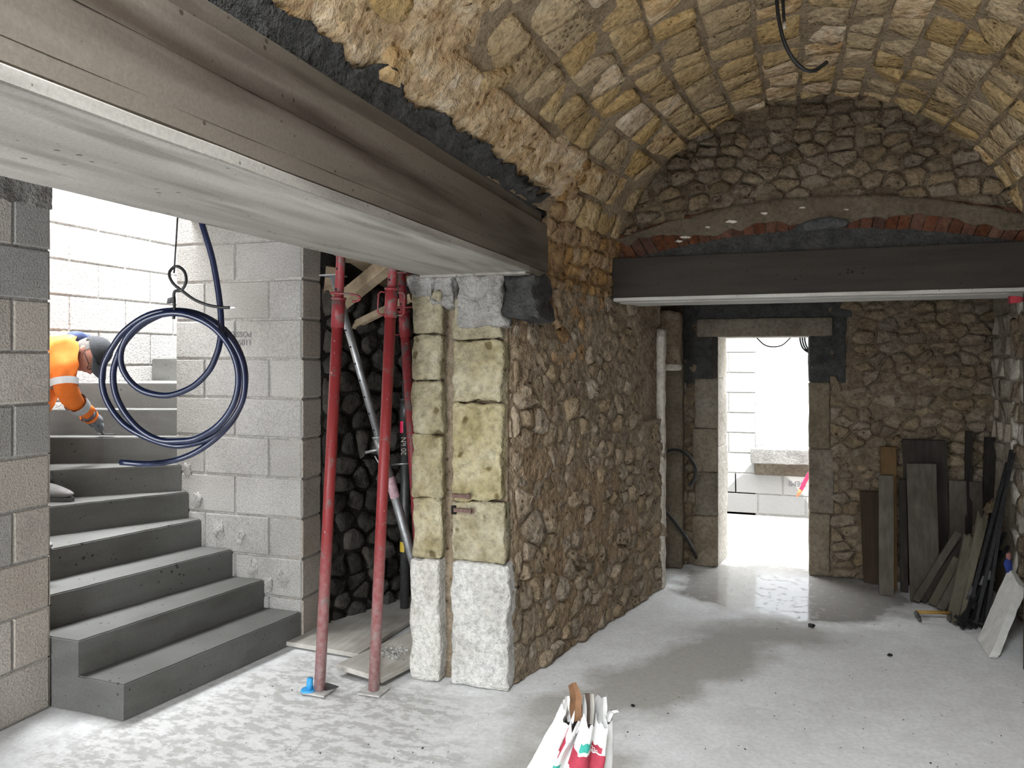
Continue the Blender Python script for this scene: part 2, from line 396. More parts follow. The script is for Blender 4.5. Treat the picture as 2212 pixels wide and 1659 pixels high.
# ---------------------------------------------------------------- floor
def floor_mat():
    m, nt, p = base_mat('screed_floor', 0.8, 0.35)
    P = pos_of(nt); sep = nt.nodes.new('ShaderNodeSeparateXYZ'); nt.links.new(P, sep.inputs[0])
    X, Y = sep.outputs['X'], sep.outputs['Y']
    wobn = noi(nt, P, 2.2, 4, 0.62); big = wobn; med = noi(nt, P, 5, 3, 0.65); fine = noi(nt, P, 45, 2, 0.7)
    col = ramp(nt, med, [(0.25,(0.70,0.70,0.695)),(0.55,(0.78,0.785,0.79)),(0.8,(0.84,0.85,0.86))])
    def ell(cx, cy_, rx, ry, rot=0.0, soft=0.5, wob=0.55):
        dx = math_(nt, 'SUBTRACT', X, cx); dy = math_(nt, 'SUBTRACT', Y, cy_); c_, s_ = math.cos(rot), math.sin(rot)
        a = math_(nt, 'DIVIDE', math_(nt, 'ADD', math_(nt, 'MULTIPLY', dx, c_), math_(nt, 'MULTIPLY', dy, s_)), rx)
        b = math_(nt, 'DIVIDE', math_(nt, 'SUBTRACT', math_(nt, 'MULTIPLY', dy, c_), math_(nt, 'MULTIPLY', dx, s_)), ry)
        d = math_(nt, 'SQRT', math_(nt, 'ADD', math_(nt, 'MULTIPLY', a, a), math_(nt, 'MULTIPLY', b, b)))
        d = math_(nt, 'ADD', d, math_(nt, 'MULTIPLY', math_(nt, 'SUBTRACT', wobn, 0.5), wob*2))
        return math_(nt, 'DIVIDE', math_(nt, 'SUBTRACT', 1.0, d), soft, clamp=True)
    # old damp patches that dried unevenly across the middle of the room
    damp = ell(-0.52, 4.35, 1.55, 0.36, 1.05, 0.45, 0.75)
    damp = math_(nt, 'MAXIMUM', damp, ell(-0.95, 3.05, 0.55, 0.35, 0.7, 0.5, 0.8))
    damp = math_(nt, 'MAXIMUM', damp, ell(0.05, 5.15, 0.8, 0.28, 0.3, 0.7, 0.8))
    col = mixc(nt, math_(nt, 'MULTIPLY', damp, 0.85), col, (0.40,0.385,0.35))
    # flaking pale skin in front of the stairs
    fl = ell(-2.15, 2.9, 1.1, 1.3, 0.0, 0.4)
    flake = ramp(nt, noi(nt, pos_of(nt, (0.8,1.3,1)), 13, 4, 0.7), [(0.44,(0,0,0)),(0.54,(1,1,1))])
    col = mixc(nt, math_(nt, 'MULTIPLY', fl, 0.9), col, mixc(nt, flake, (0.46,0.455,0.44), (0.70,0.70,0.69)))
    # specks of grit
    sp = ramp(nt, math_(nt, 'ADD', vor(nt, P, 32), math_(nt, 'MULTIPLY', big, 0.35)), [(0.19,(0,0,0)),(0.22,(1,1,1))])
    col = mixc(nt, 1.0, col, mixc(nt, sp, (0.5,0.48,0.46), (1.0,1.0,1.0)), 'MULTIPLY')
    col = mixc(nt, 1.0, col, ramp(nt, fine, [(0.2,(0.86,0.86,0.86)),(0.8,(1.1,1.1,1.1))]), 'MULTIPLY')
    # rain water trodden in by the door
    wet = ell(0.12, 6.2, 1.0, 0.80, 0.15, 0.22, 0.4)
    col = mixc(nt, math_(nt, 'MULTIPLY', wet, 0.8), col, (0.20,0.185,0.165))
    pud = math_(nt, 'MULTIPLY', wet, ramp(nt, noi(nt, P, 16, 2, 0.6), [(0.30,(0.55,0.55,0.55)),(0.48,(1,1,1))]))
    rg = math_(nt, 'SUBTRACT', 0.82, math_(nt, 'MULTIPLY', pud, 0.72))
    nt.links.new(rg, p.inputs['Roughness']); nt.links.new(col, p.inputs['Base Color'])
    h = math_(nt, 'ADD', math_(nt, 'MULTIPLY', med, 0.4), math_(nt, 'MULTIPLY', fine, 0.25))
    b = _n(nt, 'ShaderNodeBump', Strength=0.28, Distance=0.012); nt.links.new(h, b.inputs['Height']); nt.links.new(b.outputs['Normal'], p.inputs['Normal'])
    nt.links.new(math_(nt, 'SUBTRACT', 0.28, math_(nt, 'MULTIPLY', wet, 0.262)), b.inputs['Strength'])
    return m
M['floor'] = floor_mat()
fl = grid('floor', lin(-5.2, 2.4, 90), lin(-2.5, 7.0, 110), lambda u, v: Vector((u, v, 0.006*nz((u, v, 0), 1.1) - 0.006)), M['floor'])
tag(fl, 'grey cement screed floor, pale and dusty with wet patch at the doorway', 'floor', kind='structure')
# ---------------------------------------------------------------- shape of the barrel vault
AX, SPR, RISE, AR = 0.20, 2.17, 1.21, 1.22
XL = [(-3.0,-1.50),(1.0,-1.44),(1.6,-1.415),(3.0,-1.325),(3.87,-1.30),(4.1,-1.27),(5.08,-1.02),(5.95,-0.80)]
def xleft(y):
    for (a, xa), (b, xb) in zip(XL, XL[1:]):
        if y <= b: return xa+(xb-xa)*(y-a)/(b-a) if y > a else xa
    return XL[-1][1]
RARC = 1.3
def vault(y, s, d=0.0):
    t = s/RARC; a = (AX-xleft(y)) if t < PI/2 else AR
    p = Vector((AX-a*math.cos(t), y, SPR+RISE*math.sin(t)))
    nrm = Vector((AX-p.x, 0, SPR-p.z-0.0)); nrm = nrm.normalized() if nrm.length > 1e-4 else Vector((0,0,-1))
    return p+nrm*d
ceil_ = struct('ceiling', 'tan stone barrel vault arching over the whole room', 'vaulted ceiling')
def vbase(u, v):
    p = vault(u, v); d = 0.004+0.010*fr(p, 3.0, 3.1)+0.005*nz(p, 17)
    return vault(u, v, d)
def holed(nm, us, vs):
    V = [vbase(u, v) for v in vs for u in us]; nu = len(us); F = []
    for j in range(len(vs)-1):
        for i in range(nu-1):
            q = V[j*nu+i]
            if q.y < 4.08 and q.z < 2.56 and q.x < 0: continue
            if -1.1 < q.y < 0.65 and -0.92 < q.x < 0.22 and q.z > 2.8: continue   # unseen gap made in the crown for the added lamp
            F.append((j*nu+i, j*nu+i+1, (j+1)*nu+i+1, (j+1)*nu+i))
    mk(nm, V, F, M['vault_mortar'], ceil_, True)
holed('vault_joint_surface', lin(-2.3, 5.12, 220), lin(0.0, PI*RARC, 130))
# low haunch left: only behind the pier end, the beam cuts it away nearer
rng = random.Random(5)
blocks = []
def rubz(y, t): return (t < 0.58+0.05*math.sin(y*7) and y < 4.25) or (y < 2.55+0.12*math.sin(t*14) and t < 1.28)
sj = 0.0; j = 0; courses = []
while sj < PI*RARC-0.05:
    w = rng.uniform(0.165, 0.215); courses.append((sj, sj+w)); sj += w
for j, (a, b) in enumerate(courses):
    y = 0.9+rng.uniform(0, 0.2)
    while y < 5.06:
        ln = rng.uniform(0.15, 0.27); y2 = min(y+ln, 5.08); mid = (a+b)/2
        t = mid/RARC
        rub = rubz((y+y2)/2, t) or (t < 0.27)
        if not rub and y2-y > 0.07 and seen(vault((y+y2)/2, mid), 110 if mid < 1.2*RARC*1.5 else 420): blocks.append((y, y2, a, b, j))
        y = y2
for (y, y2, a, b, j) in blocks:
    jt = 0.008; r_ = lambda q: rng.uniform(-q, q)
    poly = [(y+jt+r_(.009), a+jt+r_(.007)), (y2-jt+r_(.009), a+jt+r_(.007)), (y2-jt+r_(.009), b-jt+r_(.007)), (y+jt+r_(.009), b-jt+r_(.007))]
    if rng.random() < 0.3: # a chipped corner
        k = rng.randrange(4); p, q, pr = poly[k], poly[(k+1) % 4], poly[k-1]; c_ = rng.uniform(0.18, 0.4)
        poly = poly[:k]+[(p[0]+(pr[0]-p[0])*c_, p[1]+(pr[1]-p[1])*c_), (p[0]+(q[0]-p[0])*c_, p[1]+(q[1]-p[1])*c_)]+poly[k+1:]
    stone(poly, vault, rng.uniform(0.010, 0.024), rng, M['vault_pale'] if rng.random() < 0.14 else M['vault'], ceil_, 'vault_stone', cut=0.075, flat=0.93, rag=0.03)
# eroded rubble of the cut-back left haunch
rect = (0.95, 4.3, 0.42*RARC, 1.36*RARC)
for c_ in cells(row_seeds(rng, rect, 0.21, 0.15), rect, 0.012):
    cu = sum(p[0] for p in c_)/len(c_); cv = sum(p[1] for p in c_)/len(c_); t = cv/RARC
    if not rubz(cu, t) or not seen(vault(cu, cv), 60): continue
    stone(c_, vault, rng.uniform(0.018, 0.05), rng, M['vault_pale'] if rng.random() < 0.9 else M['vault'], ceil_, 'vault_stone', cut=0.2, flat=0.78, rag=0.14)
# lime and tuff crust still clinging between those stones
def crust(u, v):
    p = vault(u, v); d = 0.030+0.026*fr(p, 4.5, 8.0)+0.010*nz(p, 22)
    edge = min(1, max(0, (2.65+0.25*nz((0, 0, v), 4)-u)/0.25)) if v/RARC > 0.60 else min(1, max(0, (4.35-u)/0.2))
    top = min(1, max(0, (1.28-v/RARC)/0.08)); top = min(top, min(1, max(0, (v/RARC-0.36)/0.10))); return vault(u, v, d*min(edge, top)-0.02*(1-min(edge, top)))
grid('crust', lin(0.9, 4.35, 170), lin(0.34*RARC, 1.28*RARC, 70), crust, M['vault_pale'], ceil_)
def crust2(u, v):
    p = vault(u, v); d = 0.022+0.026*fr(p, 6, 2.0)+0.010*nz(p, 26); k = min(1, max(0, (0.36-v/RARC)/0.1)); return vault(u, v, d*k-0.01*(1-k))
grid('crust', lin(4.12, 5.06, 60), lin(0.0, 0.40*RARC, 40), crust2, M['orange_rubble'], ceil_)
# ochre rubble where the vault comes down onto the pier
rect = (4.12, 5.06, -0.02, 0.62*RARC)
for c_ in cells(row_seeds(rng, rect, 0.10, 0.10), rect, 0.010):
    cu = sum(p[0] for p in c_)/len(c_); cv = sum(p[1] for p in c_)/len(c_)
    if cv/RARC > 0.30 and cu > 4.25: continue
    stone(c_, vault, rng.uniform(0.02, 0.055), rng, M['orange_rubble'], ceil_, 'vault_stone', cut=0.22, flat=0.75, rag=0.12)
# ---------------------------------------------------------------- long concrete beam on the left, its mortar bedding
BX0, BX1, BZ0, BZ1 = -1.80, -1.195, 2.20, 2.50
beam = empty('concrete_beam', ((BX0+BX1)/2, 1.9, BZ0), 'long new concrete beam crossing the upper left, stained brown', 'beam')
def jag(v): return v
bm = rough_box(BX0+0.004, BX1, -1.0, 4.15, BZ0+0.035, BZ1, 0.11, 0.0025, 5, 1.0, 0.004)
from_bm('beam_body', bm, M['beam'], beam)
bm = rough_box(BX0, BX1+0.006, -1.0, 3.78, BZ0, BZ0+0.034, 0.11, 0.002, 5, 2.0, 0.004)
from_bm('soffit', bm, M['beam_under'], beam)
bm = rough_box(BX0, BX1-0.004, 3.74, 4.15, BZ0-0.012, BZ0+0.034, 0.08, 0.003, 5, 2.0, 0.004)
from_bm('beam_seat', bm, M['beam_under'], beam)
bm = rough_box(BX0+0.05, BX1-0.028, -1.0, 4.12, BZ1-0.01, BZ1+0.075, 0.10, 0.004, 7, 3.0, 0.006)
from_bm('upper_ledge', bm, M['beam'], beam)
# board marks left by the formwork: fine raised fins on the face
for zz, w in ((2.285, 0.0010), (2.40, 0.0014)):
    b = B(); ys = lin(0.4, 4.1, 60)
    for i in range(59):
        z1 = zz+0.004*math.sin(i*0.11+zz*40); z2 = zz+0.004*math.sin((i+1)*0.11+zz*40)
        b.quadbox((BX1-0.003, ys[i], z1-w), (BX1-0.003, ys[i+1], z2-w), (BX1-0.003, ys[i+1], z2+w), (BX1-0.003, ys[i], z1+w), (0.0042, 0, 0))
    b.build('board_mark', M['beam'], beam)
# dark fresh mortar packed between the ledge and the vault
def mort(u, v):
    y = u; top = 2.66+0.04*fr((y, 0, 0), 3.2, 4.0)+0.02*nz((y, 0, 0), 11, 2)
    if y > 3.35: top -= 0.03*min(1, (y-3.35)/0.3)
    z = 2.545+(top-2.545)*min(v, 1.0)
    s = math.asin(min(0.99, max(0, (z-SPR)/RISE)))*RARC
    xv = vault(y, s).x
    x = (BX1-0.045)*(1-v)+(xv+0.05)*v if v <= 1 else xv-0.02
    lump = 0.02*fr((y, z*2, v), 7, 6.0)+0.014*nz((y, z, v), 24)
    return Vector((x+lump*(0.3+v if v <= 1 else 0.2), y, z+lump*0.7))
mo = grid('mortar_bed', lin(-0.9, 3.98, 330), [0, 0.12, 0.25, 0.4, 0.55, 0.7, 0.82, 0.92, 1.0, 1.05], mort, M['dark_mortar'])
tag(mo, 'dark ragged mortar packed between the long beam and the vault', 'mortar')
b = B(); b.box(BX0, BX1-0.09, -1.0, 3.9, BZ1-0.02, 2.72); o = b.build('trim_1', M['dark_mortar']); tag(o, 'dark packing behind the mortar above the long beam', 'wall fill', kind='structure')
# ---------------------------------------------------------------- pier carrying the beam
pier = struct('wall_pier', 'brown rubble wall with dressed stone end under the long beam', 'wall')
def PF(y): return xleft(y) if y > 4.1 else -1.335+(y-3.87)*0.283
# core
b = B(); P0 = [(-1.86,3.86),(-1.345,3.875),(-1.28,4.1),(-0.815,5.95),(-1.86,5.95)]
nP = len(P0); vs = [(x,y,0) for x,y in P0]+[(x,y,2.18) for x,y in P0]
b.add(vs, [tuple(range(nP-1,-1,-1)), tuple(range(nP,2*nP))]+[(i,(i+1)%nP,nP+(i+1)%nP,nP+i) for i in range(nP)])
b.build('pier_core', M['rubble_mortar'], pier)
def pmap(u, z, d):
    x = PF(u); return Vector((x+0.965*d, u-0.26*d, z))
HOLE = (5.52, 5.96, 1.30, 2.16)
def pface(u, v):
    p = pmap(u, v, 0); d = 0.014+0.018*fr(p, 6, 1.0)+0.010*nz(p, 23)
    if HOLE[0] < u < HOLE[1] and HOLE[2] < v < HOLE[3]: d -= 0.20
    return pmap(u, v, d+0.004)
grid('mortar_face', lin(3.87, 5.95, 190), lin(0.0, 2.2, 190), pface, M['rubble_mortar'], pier)
rect = (3.89, 5.93, 0.0, 2.17); sd = row_seeds(rng, rect, 0.122, 0.112, 0.5)
big = [(4.10, 0.80, 0.125), (4.25, 1.30, 0.075), (4.05, 0.30, 0.10), (4.0, 1.55, 0.085), (4.2, 1.9, 0.08)]
sd = [s for s in sd if all(math.hypot(s[0]-q[0], s[1]-q[1]) > q[2]*1.35 for q in big)]
sd = [s for s in sd if not (HOLE[0]-0.03 < s[0] < HOLE[1] and HOLE[2] < s[1] < HOLE[3])]+[(q[0], q[1]) for q in big]
cnt = 0
for c_ in cells(sd, rect, 0.006):
    cu = sum(p[0] for p in c_)/len(c_); cv = sum(p[1] for p in c_)/len(c_)
    if max(abs(p[0]-cu) for p in c_) > 0.22: continue
    if HOLE[0] < cu < HOLE[1] and HOLE[2]+0.02 < cv < HOLE[3]: continue
    stone(c_, pmap, rng.choice((rng.uniform(0.012, 0.03), rng.uniform(0.02, 0.055))), rng, M['orange_rubble'] if (cv > 1.75 and cu < 4.9 and rng.random() < 0.5) else M['rubble'], pier, 'stone', cut=0.13, flat=0.72, rag=0.10); cnt += 1
# plastered arris at the far end of the pier
bm = rough_box(-0.835, -0.775, 5.86, 5.965, 0.0, 1.98, 0.05, 0.008, 11, 3, 0.012); from_bm('arris_plaster', bm, M['lime'], pier, True)
# dressed end facing the camera: plinth, two strips, rebate between
def dressed(x0, x1, y0, z0, z1, m, amp, seed, name='dressed_stone', amp2=0.008):
    from_bm(name, rough_box(x0, x1, y0, 3.99, z0, z1, 0.028, amp, 16, seed, 0.010, amp2=amp2, sc2=5), m, pier, True)
dressed(-1.875, -1.70, 3.775, 0.0, 0.655, M['plinth'], 0.010, 1); dressed(-1.632, -1.312, 3.785, 0.0, 0.66, M['plinth'], 0.013, 2)
zs = [0.66, 0.985, 1.335, 1.63, 1.885, 2.13]
for i in range(5): dressed(-1.868, -1.697, 3.79, zs[i]+0.002, zs[i+1]-0.002, M['dressed'], 0.010, 3+i, amp2=0.012)
for i, (a, c_, x1) in enumerate([(0.665, 0.985, -1.335), (0.99, 1.51, -1.355), (1.515, 1.86, -1.34), (1.865, 2.08, -1.35)]):
    dressed(-1.637, x1, 3.80, a, c_-0.004, M['dressed'], 0.009 if i == 0 else 0.018, 11+i, amp2=0.008 if i == 0 else 0.022)
b = B(); b.box(-1.72, -1.61, 3.875, 3.95, 0.0, 2.16); b.build('rebate', M['jamb'], pier)
for (x0, x1, y0, z0, z1, mm, sd_) in [(-1.88,-1.75,3.765,2.09,2.205,'grey_mortar',1),(-1.755,-1.615,3.785,2.03,2.205,'grey_mortar',2),(-1.60,-1.34,3.775,1.915,2.205,'grey_mortar',3),(-1.345,-1.16,3.80,1.96,2.195,'infill',4)]:
    from_bm('mortar_pad', rough_box(x0, x1, y0, 4.12 if x1 > -1.2 else 3.97, z0, z1, 0.018, 0.022, 20, sd_, 0.012, amp2=0.03, sc2=7), M[mm], pier, True)
# two old iron hinge pins let into the dressed stone
def pintle(px, py, lab):
    p = onY(px, py, 3.79); r = empty('hinge_pin', p, lab, 'hinge')
    b = B(); b.quadbox(p+Vector((-0.055,0,-0.010)), p+Vector((0.045,0,-0.010)), p+Vector((0.045,0,0.010)), p+Vector((-0.055,0,0.010)), (0,-0.018,0)); b.build('strap', M['rust'], r)
    return p, r
M['rust'] = plain('rusty_iron', (0.16,0.10,0.085), 0.85, 0.3, 0.4, 60)
p, r = pintle(1000, 1071, 'upper of two rusty iron hinge pins in the dressed stone pier')
b = B(); b.tube([p+Vector((0.04,-0.015,-0.012)), p+Vector((0.04,-0.015,0.018))], 0.011, 8); b.build('pin', M['rust'], r)
p, r = pintle(1003, 1102, 'lower rusty iron hinge pin with curled eye in the dressed stone pier')
b = B(); b.tube([p+Vector((0.045+0.013*math.sin(a), -0.012, 0.013*math.cos(a))) for a in lin(0, 2*PI, 13)], 0.0045, 6, False); b.build('eye', M['rust'], r)
b = B(); b.box(p.x-0.075, p.x-0.052, p.y-0.004, p.y+0.03, p.z-0.026, p.z+0.02); b.build('socket', M['dark_joint'], r)
# ---------------------------------------------------------------- end wall above the back beam
YL = 5.06
lun = struct('wall_lunette', 'rubble end wall under the vault above the brick arch', 'wall')
def lmap(u, v, d): return Vector((u, YL-d, v))
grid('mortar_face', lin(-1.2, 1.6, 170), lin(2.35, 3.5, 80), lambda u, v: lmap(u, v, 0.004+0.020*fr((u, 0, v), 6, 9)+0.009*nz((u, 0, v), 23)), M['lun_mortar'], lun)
b = B(); b.box(-1.3, 1.7, YL+0.05, 5.5, 2.13, 3.5); b.build('wall_core', M['lun_mortar'], lun)
ACX, AHW = 0.235, 1.13
def arc1(x): return 2.41+0.137*max(0, 1-((x-ACX)/AHW)**2)            # top of the concrete infill
def arc2(x): return 2.535+0.215*max(-0.6, 1-((x-ACX)/1.22)**2)      # top of the arch band
rect = (-1.12, 1.5, 2.42, 3.42); rng = random.Random(11)
for c_ in cells(row_seeds(rng, rect, 0.135, 0.072, 0.45), rect, 0.007, 1.5):
    cu = sum(p[0] for p in c_)/len(c_); cv = sum(p[1] for p in c_)/len(c_)
    if cv < arc2(cu)+0.0 or not seen((cu, YL, cv), 60): continue
    aa = (AX-xleft(5.08)) if cu < AX else AR
    if ((cu-AX)/aa)**2+((cv-SPR)/RISE)**2 > 1.03: continue
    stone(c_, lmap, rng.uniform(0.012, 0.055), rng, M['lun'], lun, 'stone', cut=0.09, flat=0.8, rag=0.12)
# segmental arch of bricks on end, plastered over its upper part
nb = 36
for i in range(nb):
    xa = ACX-1.2+2.4*i/nb; xb = ACX-1.2+2.4*(i+1)/nb-0.007
    tilt = lambda x: (x-ACX)*0.18
    lo1, lo2 = arc1(max(-0.9+ACX*0, min(ACX+AHW, xa))), arc1(min(ACX+AHW, xb))
    hi1, hi2 = arc2(xa)-0.01, arc2(xb)-0.01
    dy = rng.uniform(-0.006, 0.006); y0 = YL-0.03+dy
    if not seen((xa, y0, lo1), 60): continue
    b = B(); b.quadbox((xa, y0, lo1-0.004), (xb, y0, lo2-0.004), (xb+tilt(xb)*0.5, y0, hi2), (xa+tilt(xa)*0.5, y0, hi1), (0, 0.11, 0))
    b.build('brick', M['brick'], lun)
def plast(u, v):
    lo = arc1(u)+0.035+0.06*fr((u, 0, 0), 3.1, 2.0)+0.018*nz((u, 0, 0), 14)
    if u > 0.65: lo += 0.02
    if u < -0.55: lo += 0.03+(-0.55-u)*0.10
    hi = arc2(u)+0.012*nz((u, 3, 0), 7)
    z = lo+(hi-lo)*v
    e = 0.0 if 0.02 < v < 0.97 else 0.045
    return Vector((u, YL-0.045+e+0.006*fr((u, 0, z), 6, 3), z))
grid('arch_plaster', lin(-1.06, 1.5, 220), [0, 0.03, 0.2, 0.4, 0.6, 0.8, 0.96, 1.0], plast, M['plaster'], lun)
# light spatter where the plaster broke off
for (px, py, s) in ((1480, 512, .03), (1530, 490, .022), (1580, 478, .03), (1650, 460, .026), (1465, 520, .02), (1735, 448, .02), (1830, 452, .018)):
    p = onY(px, py, YL-0.055); q = [(math.cos(a)*s*rng.uniform(.5, 1.5), math.sin(a)*s*0.4*rng.uniform(.5, 1.3)) for a in lin(0, 2*PI, 10)[:-1]]
    stone([(p.x+a, p.z+b_) for a, b_ in q], lambda u, v, d: Vector((u, YL-0.046-d, v)), 0.008, rng, M['lime'], lun, 'plaster_patch', flat=0.8)
# concrete infill under the arch
def infl(u, v):
    z = 2.39+(arc1(u)-2.39)*v; return Vector((u, YL-0.028-0.007*fr((u, 0, z), 16, 1)-0.003*nz((u, 0, z), 60), z))
o = grid('concrete_infill', lin(-0.93, 1.45, 200), lin(0, 1, 14), infl, M['infill'], lun)
p0 = (0.235, YL-0.035, 2.555)
stone([(0.10,2.535),(0.42,2.54),(0.45,2.58),(0.33,2.615),(0.22,2.60),(0.14,2.57)], lambda u, v, d: Vector((u, YL-0.05-d, v)), 0.012, rng, M['dark_mortar'], lun, 'mortar_patch')
# back beam
bb = empty('back_beam', (0.25, YL, 2.13), 'dark concrete beam spanning below the brick arch at the back', 'beam')
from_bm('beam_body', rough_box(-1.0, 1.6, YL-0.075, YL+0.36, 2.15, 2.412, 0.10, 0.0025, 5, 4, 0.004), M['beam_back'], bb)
from_bm('soffit_edge', rough_box(-0.99, 1.6, YL-0.083, YL+0.02, 2.128, 2.151, 0.10, 0.0015, 5, 5, 0.003), M['soffit_back'], bb)
from_bm('soffit', rough_box(-0.97, 1.6, YL+0.03, YL+0.36, 2.122, 2.152, 0.10, 0.0015, 5, 5, 0.003), M['soffit_back'], bb)
M['red_paint'] = plain('dull_red_plastic', (0.30,0.02,0.03), 0.45, 0, 0.3, 40)
p = onY(2190, 647, YL-0.06); r = empty('red_clamp', p-Vector((0,0,0.03)), 'small red clamp fixed at the right end of the back beam', 'clamp')
b = B(); b.quadbox(p+Vector((-.022,-.02,-.022)), p+Vector((.03,-.02,-.018)), p+Vector((.03,-.02,.016)), p+Vector((-.022,-.02,.020)), (0,.05,0)); b.build('jaw', M['red_paint'], r)
b = B(); b.tube([p+Vector((.03,0,0)), p+Vector((.09,0,.004))], 0.012, 8); b.build('screw', M['red_paint'], r)
# ---------------------------------------------------------------- back room: door wall
YD = 6.66
dw = struct('wall_door', 'dark rubble back wall around the bright doorway', 'wall')
def dmap(u, v, d): return Vector((u, YD-d, v))
def dface(u, v): return dmap(u, v, 0.010+0.019*fr((u, 0, v), 6, 5)+0.009*nz((u, 0, v), 22))
for nm, us, vs in (('mortar_face', lin(0.30, 1.75, 100), lin(0, 2.5, 150)), ('mortar_face', lin(-1.3, -0.43, 40), lin(0, 2.5, 80)), ('mortar_face', lin(-0.5, 0.35, 20), lin(2.0, 2.5, 20))):
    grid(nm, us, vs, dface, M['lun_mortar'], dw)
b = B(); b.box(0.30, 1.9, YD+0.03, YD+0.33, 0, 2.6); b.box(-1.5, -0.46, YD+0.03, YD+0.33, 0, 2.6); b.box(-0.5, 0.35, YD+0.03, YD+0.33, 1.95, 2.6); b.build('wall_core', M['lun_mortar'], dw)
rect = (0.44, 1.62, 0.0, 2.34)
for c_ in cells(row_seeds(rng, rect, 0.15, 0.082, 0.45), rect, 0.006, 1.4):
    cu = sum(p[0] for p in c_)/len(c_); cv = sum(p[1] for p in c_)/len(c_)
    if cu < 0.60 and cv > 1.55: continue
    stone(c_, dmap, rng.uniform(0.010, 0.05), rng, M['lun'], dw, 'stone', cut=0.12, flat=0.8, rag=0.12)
rect = (-0.74, -0.60, 0.0, 1.75)
for c_ in cells(row_seeds(rng, rect, 0.09, 0.075), rect, 0.010):
    stone(c_, dmap, rng.uniform(0.008, 0.035), rng, M['lun'], dw, 'stone', cut=0.18, flat=0.8, rag=0.08)
def dblock(x0, x1, z0, z1, m, y0=0.03, amp=0.006, name='jamb_stone', y1=0.1, seed=0, xf=None):
    from_bm(name, rough_box(x0, x1, YD-y0, YD+y1, z0, z1, 0.05, amp, 9, seed, 0.008, xf=xf), m, dw, True)
# door surround
for i, (a, c_) in enumerate(((0, 0.42), (0.425, 0.79), (0.795, 1.16), (1.165, 1.58))):
    dblock(-0.62 if i % 2 else -0.64, -0.435, a, c_, M['jamb'], 0.035, seed=i)
for i, (a, c_) in enumerate(((0, 0.50), (0.505, 1.02), (1.025, 1.56))):
    dblock(0.285, 0.44+0.03*(i % 2), a, c_, M['jamb'], 0.035, seed=10+i)
dblock(-0.60, 0.46, 1.935, 2.085, M['jamb'], 0.05, 0.004, 'lintel_stone', seed=20)
dblock(-0.72, -0.475, 1.50, 2.10, M['infill'], 0.022, 0.014, 'concrete_patch', seed=21)
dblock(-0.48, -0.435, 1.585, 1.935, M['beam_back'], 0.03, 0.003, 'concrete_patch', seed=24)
dblock(0.285, 0.56, 1.565, 2.10, M['infill'], 0.022, 0.014, 'concrete_patch', seed=22)
dblock(-0.72, 0.60, 2.085, 2.28, M['infill'], 0.025, 0.012, 'concrete_patch', seed=23)
# splayed reveals of the doorway
def reveal(pts, z0, z1, m, name): 
    n = len(pts); vs = [(x, y, z0) for x, y in pts]+[(x, y, z1) for x, y in pts]
    bm = bmesh.new(); V = [bm.verts.new(v) for v in vs]
    for i in range(n): bm.faces.new([V[i], V[(i+1) % n], V[n+(i+1) % n], V[n+i]])
    bm.faces.new([V[i] for i in range(n-1, -1, -1)]); bm.faces.new([V[n+i] for i in range(n)])
    for k in range(1, 14):
        bmesh.ops.bisect_plane(bm, geom=list(bm.verts)+list(bm.edges)+list(bm.faces), plane_co=(0,0,z0+(z1-z0)*k/14), plane_no=(0,0,1))
    for v in bm.verts: v.co += nv(v.co, 6, 2)*0.008
    from_bm(name, bm, m, dw)
reveal([(-0.44, YD+0.0), (-0.375, YD+0.34), (-0.50, YD+0.36), (-0.50, YD+0.0)], 0, 0.42, M['lime'], 'reveal_stone')
reveal([(-0.438, YD+0.0), (-0.37, YD+0.34), (-0.50, YD+0.36), (-0.50, YD+0.0)], 0.424, 1.0, M['lime'], 'reveal_stone')
reveal([(-0.442, YD+0.0), (-0.378, YD+0.34), (-0.50, YD+0.36), (-0.50, YD+0.0)], 1.004, 1.58, M['lime'], 'reveal_stone')
reveal([(-0.44, YD+0.0), (-0.38, YD+0.34), (-0.50, YD+0.36), (-0.50, YD+0.0)], 1.584, 1.95, M['lime'], 'reveal_stone')
reveal([(0.288, YD+0.0), (0.34, YD+0.0), (0.36, YD+0.36), (0.30, YD+0.36)], 0, 1.95, M['lime'], 'reveal_stone')
b = B(); b.box(-0.46, 0.31, YD-0.01, YD+0.34, 1.93, 1.97); b.build('reveal_head', M['lime'], dw)
# left side of the back room: tall pale slab, the broken pier end with its corbel
from_bm('plaster_slab', rough_box(-1.05, -0.708, 6.47, 6.75, 0.0, 1.70, 0.06, 0.006, 8, 6, 0.01), M['jamb'], dw, True)
cb = empty('corbel', (-0.84, 6.1, 1.62), 'rough stone corbel jutting out above the pale slab', 'corbel')
def cbx(v): return Vector((v.x+max(0, 1.74-v.z)*0.35*(1 if v.x > -0.8 else 0), v.y, v.z))
from_bm('stone', rough_box(-0.98, -0.715, 6.30, 6.60, 1.70, 2.14, 0.035, 0.014, 16, 3, 0.012), M['rubble'], cb, True)
from_bm('worn_underside', rough_box(-0.97, -0.712, 6.27, 6.60, 1.655, 1.71, 0.04, 0.005, 9, 3, 0.012), M['lime'], cb, True)
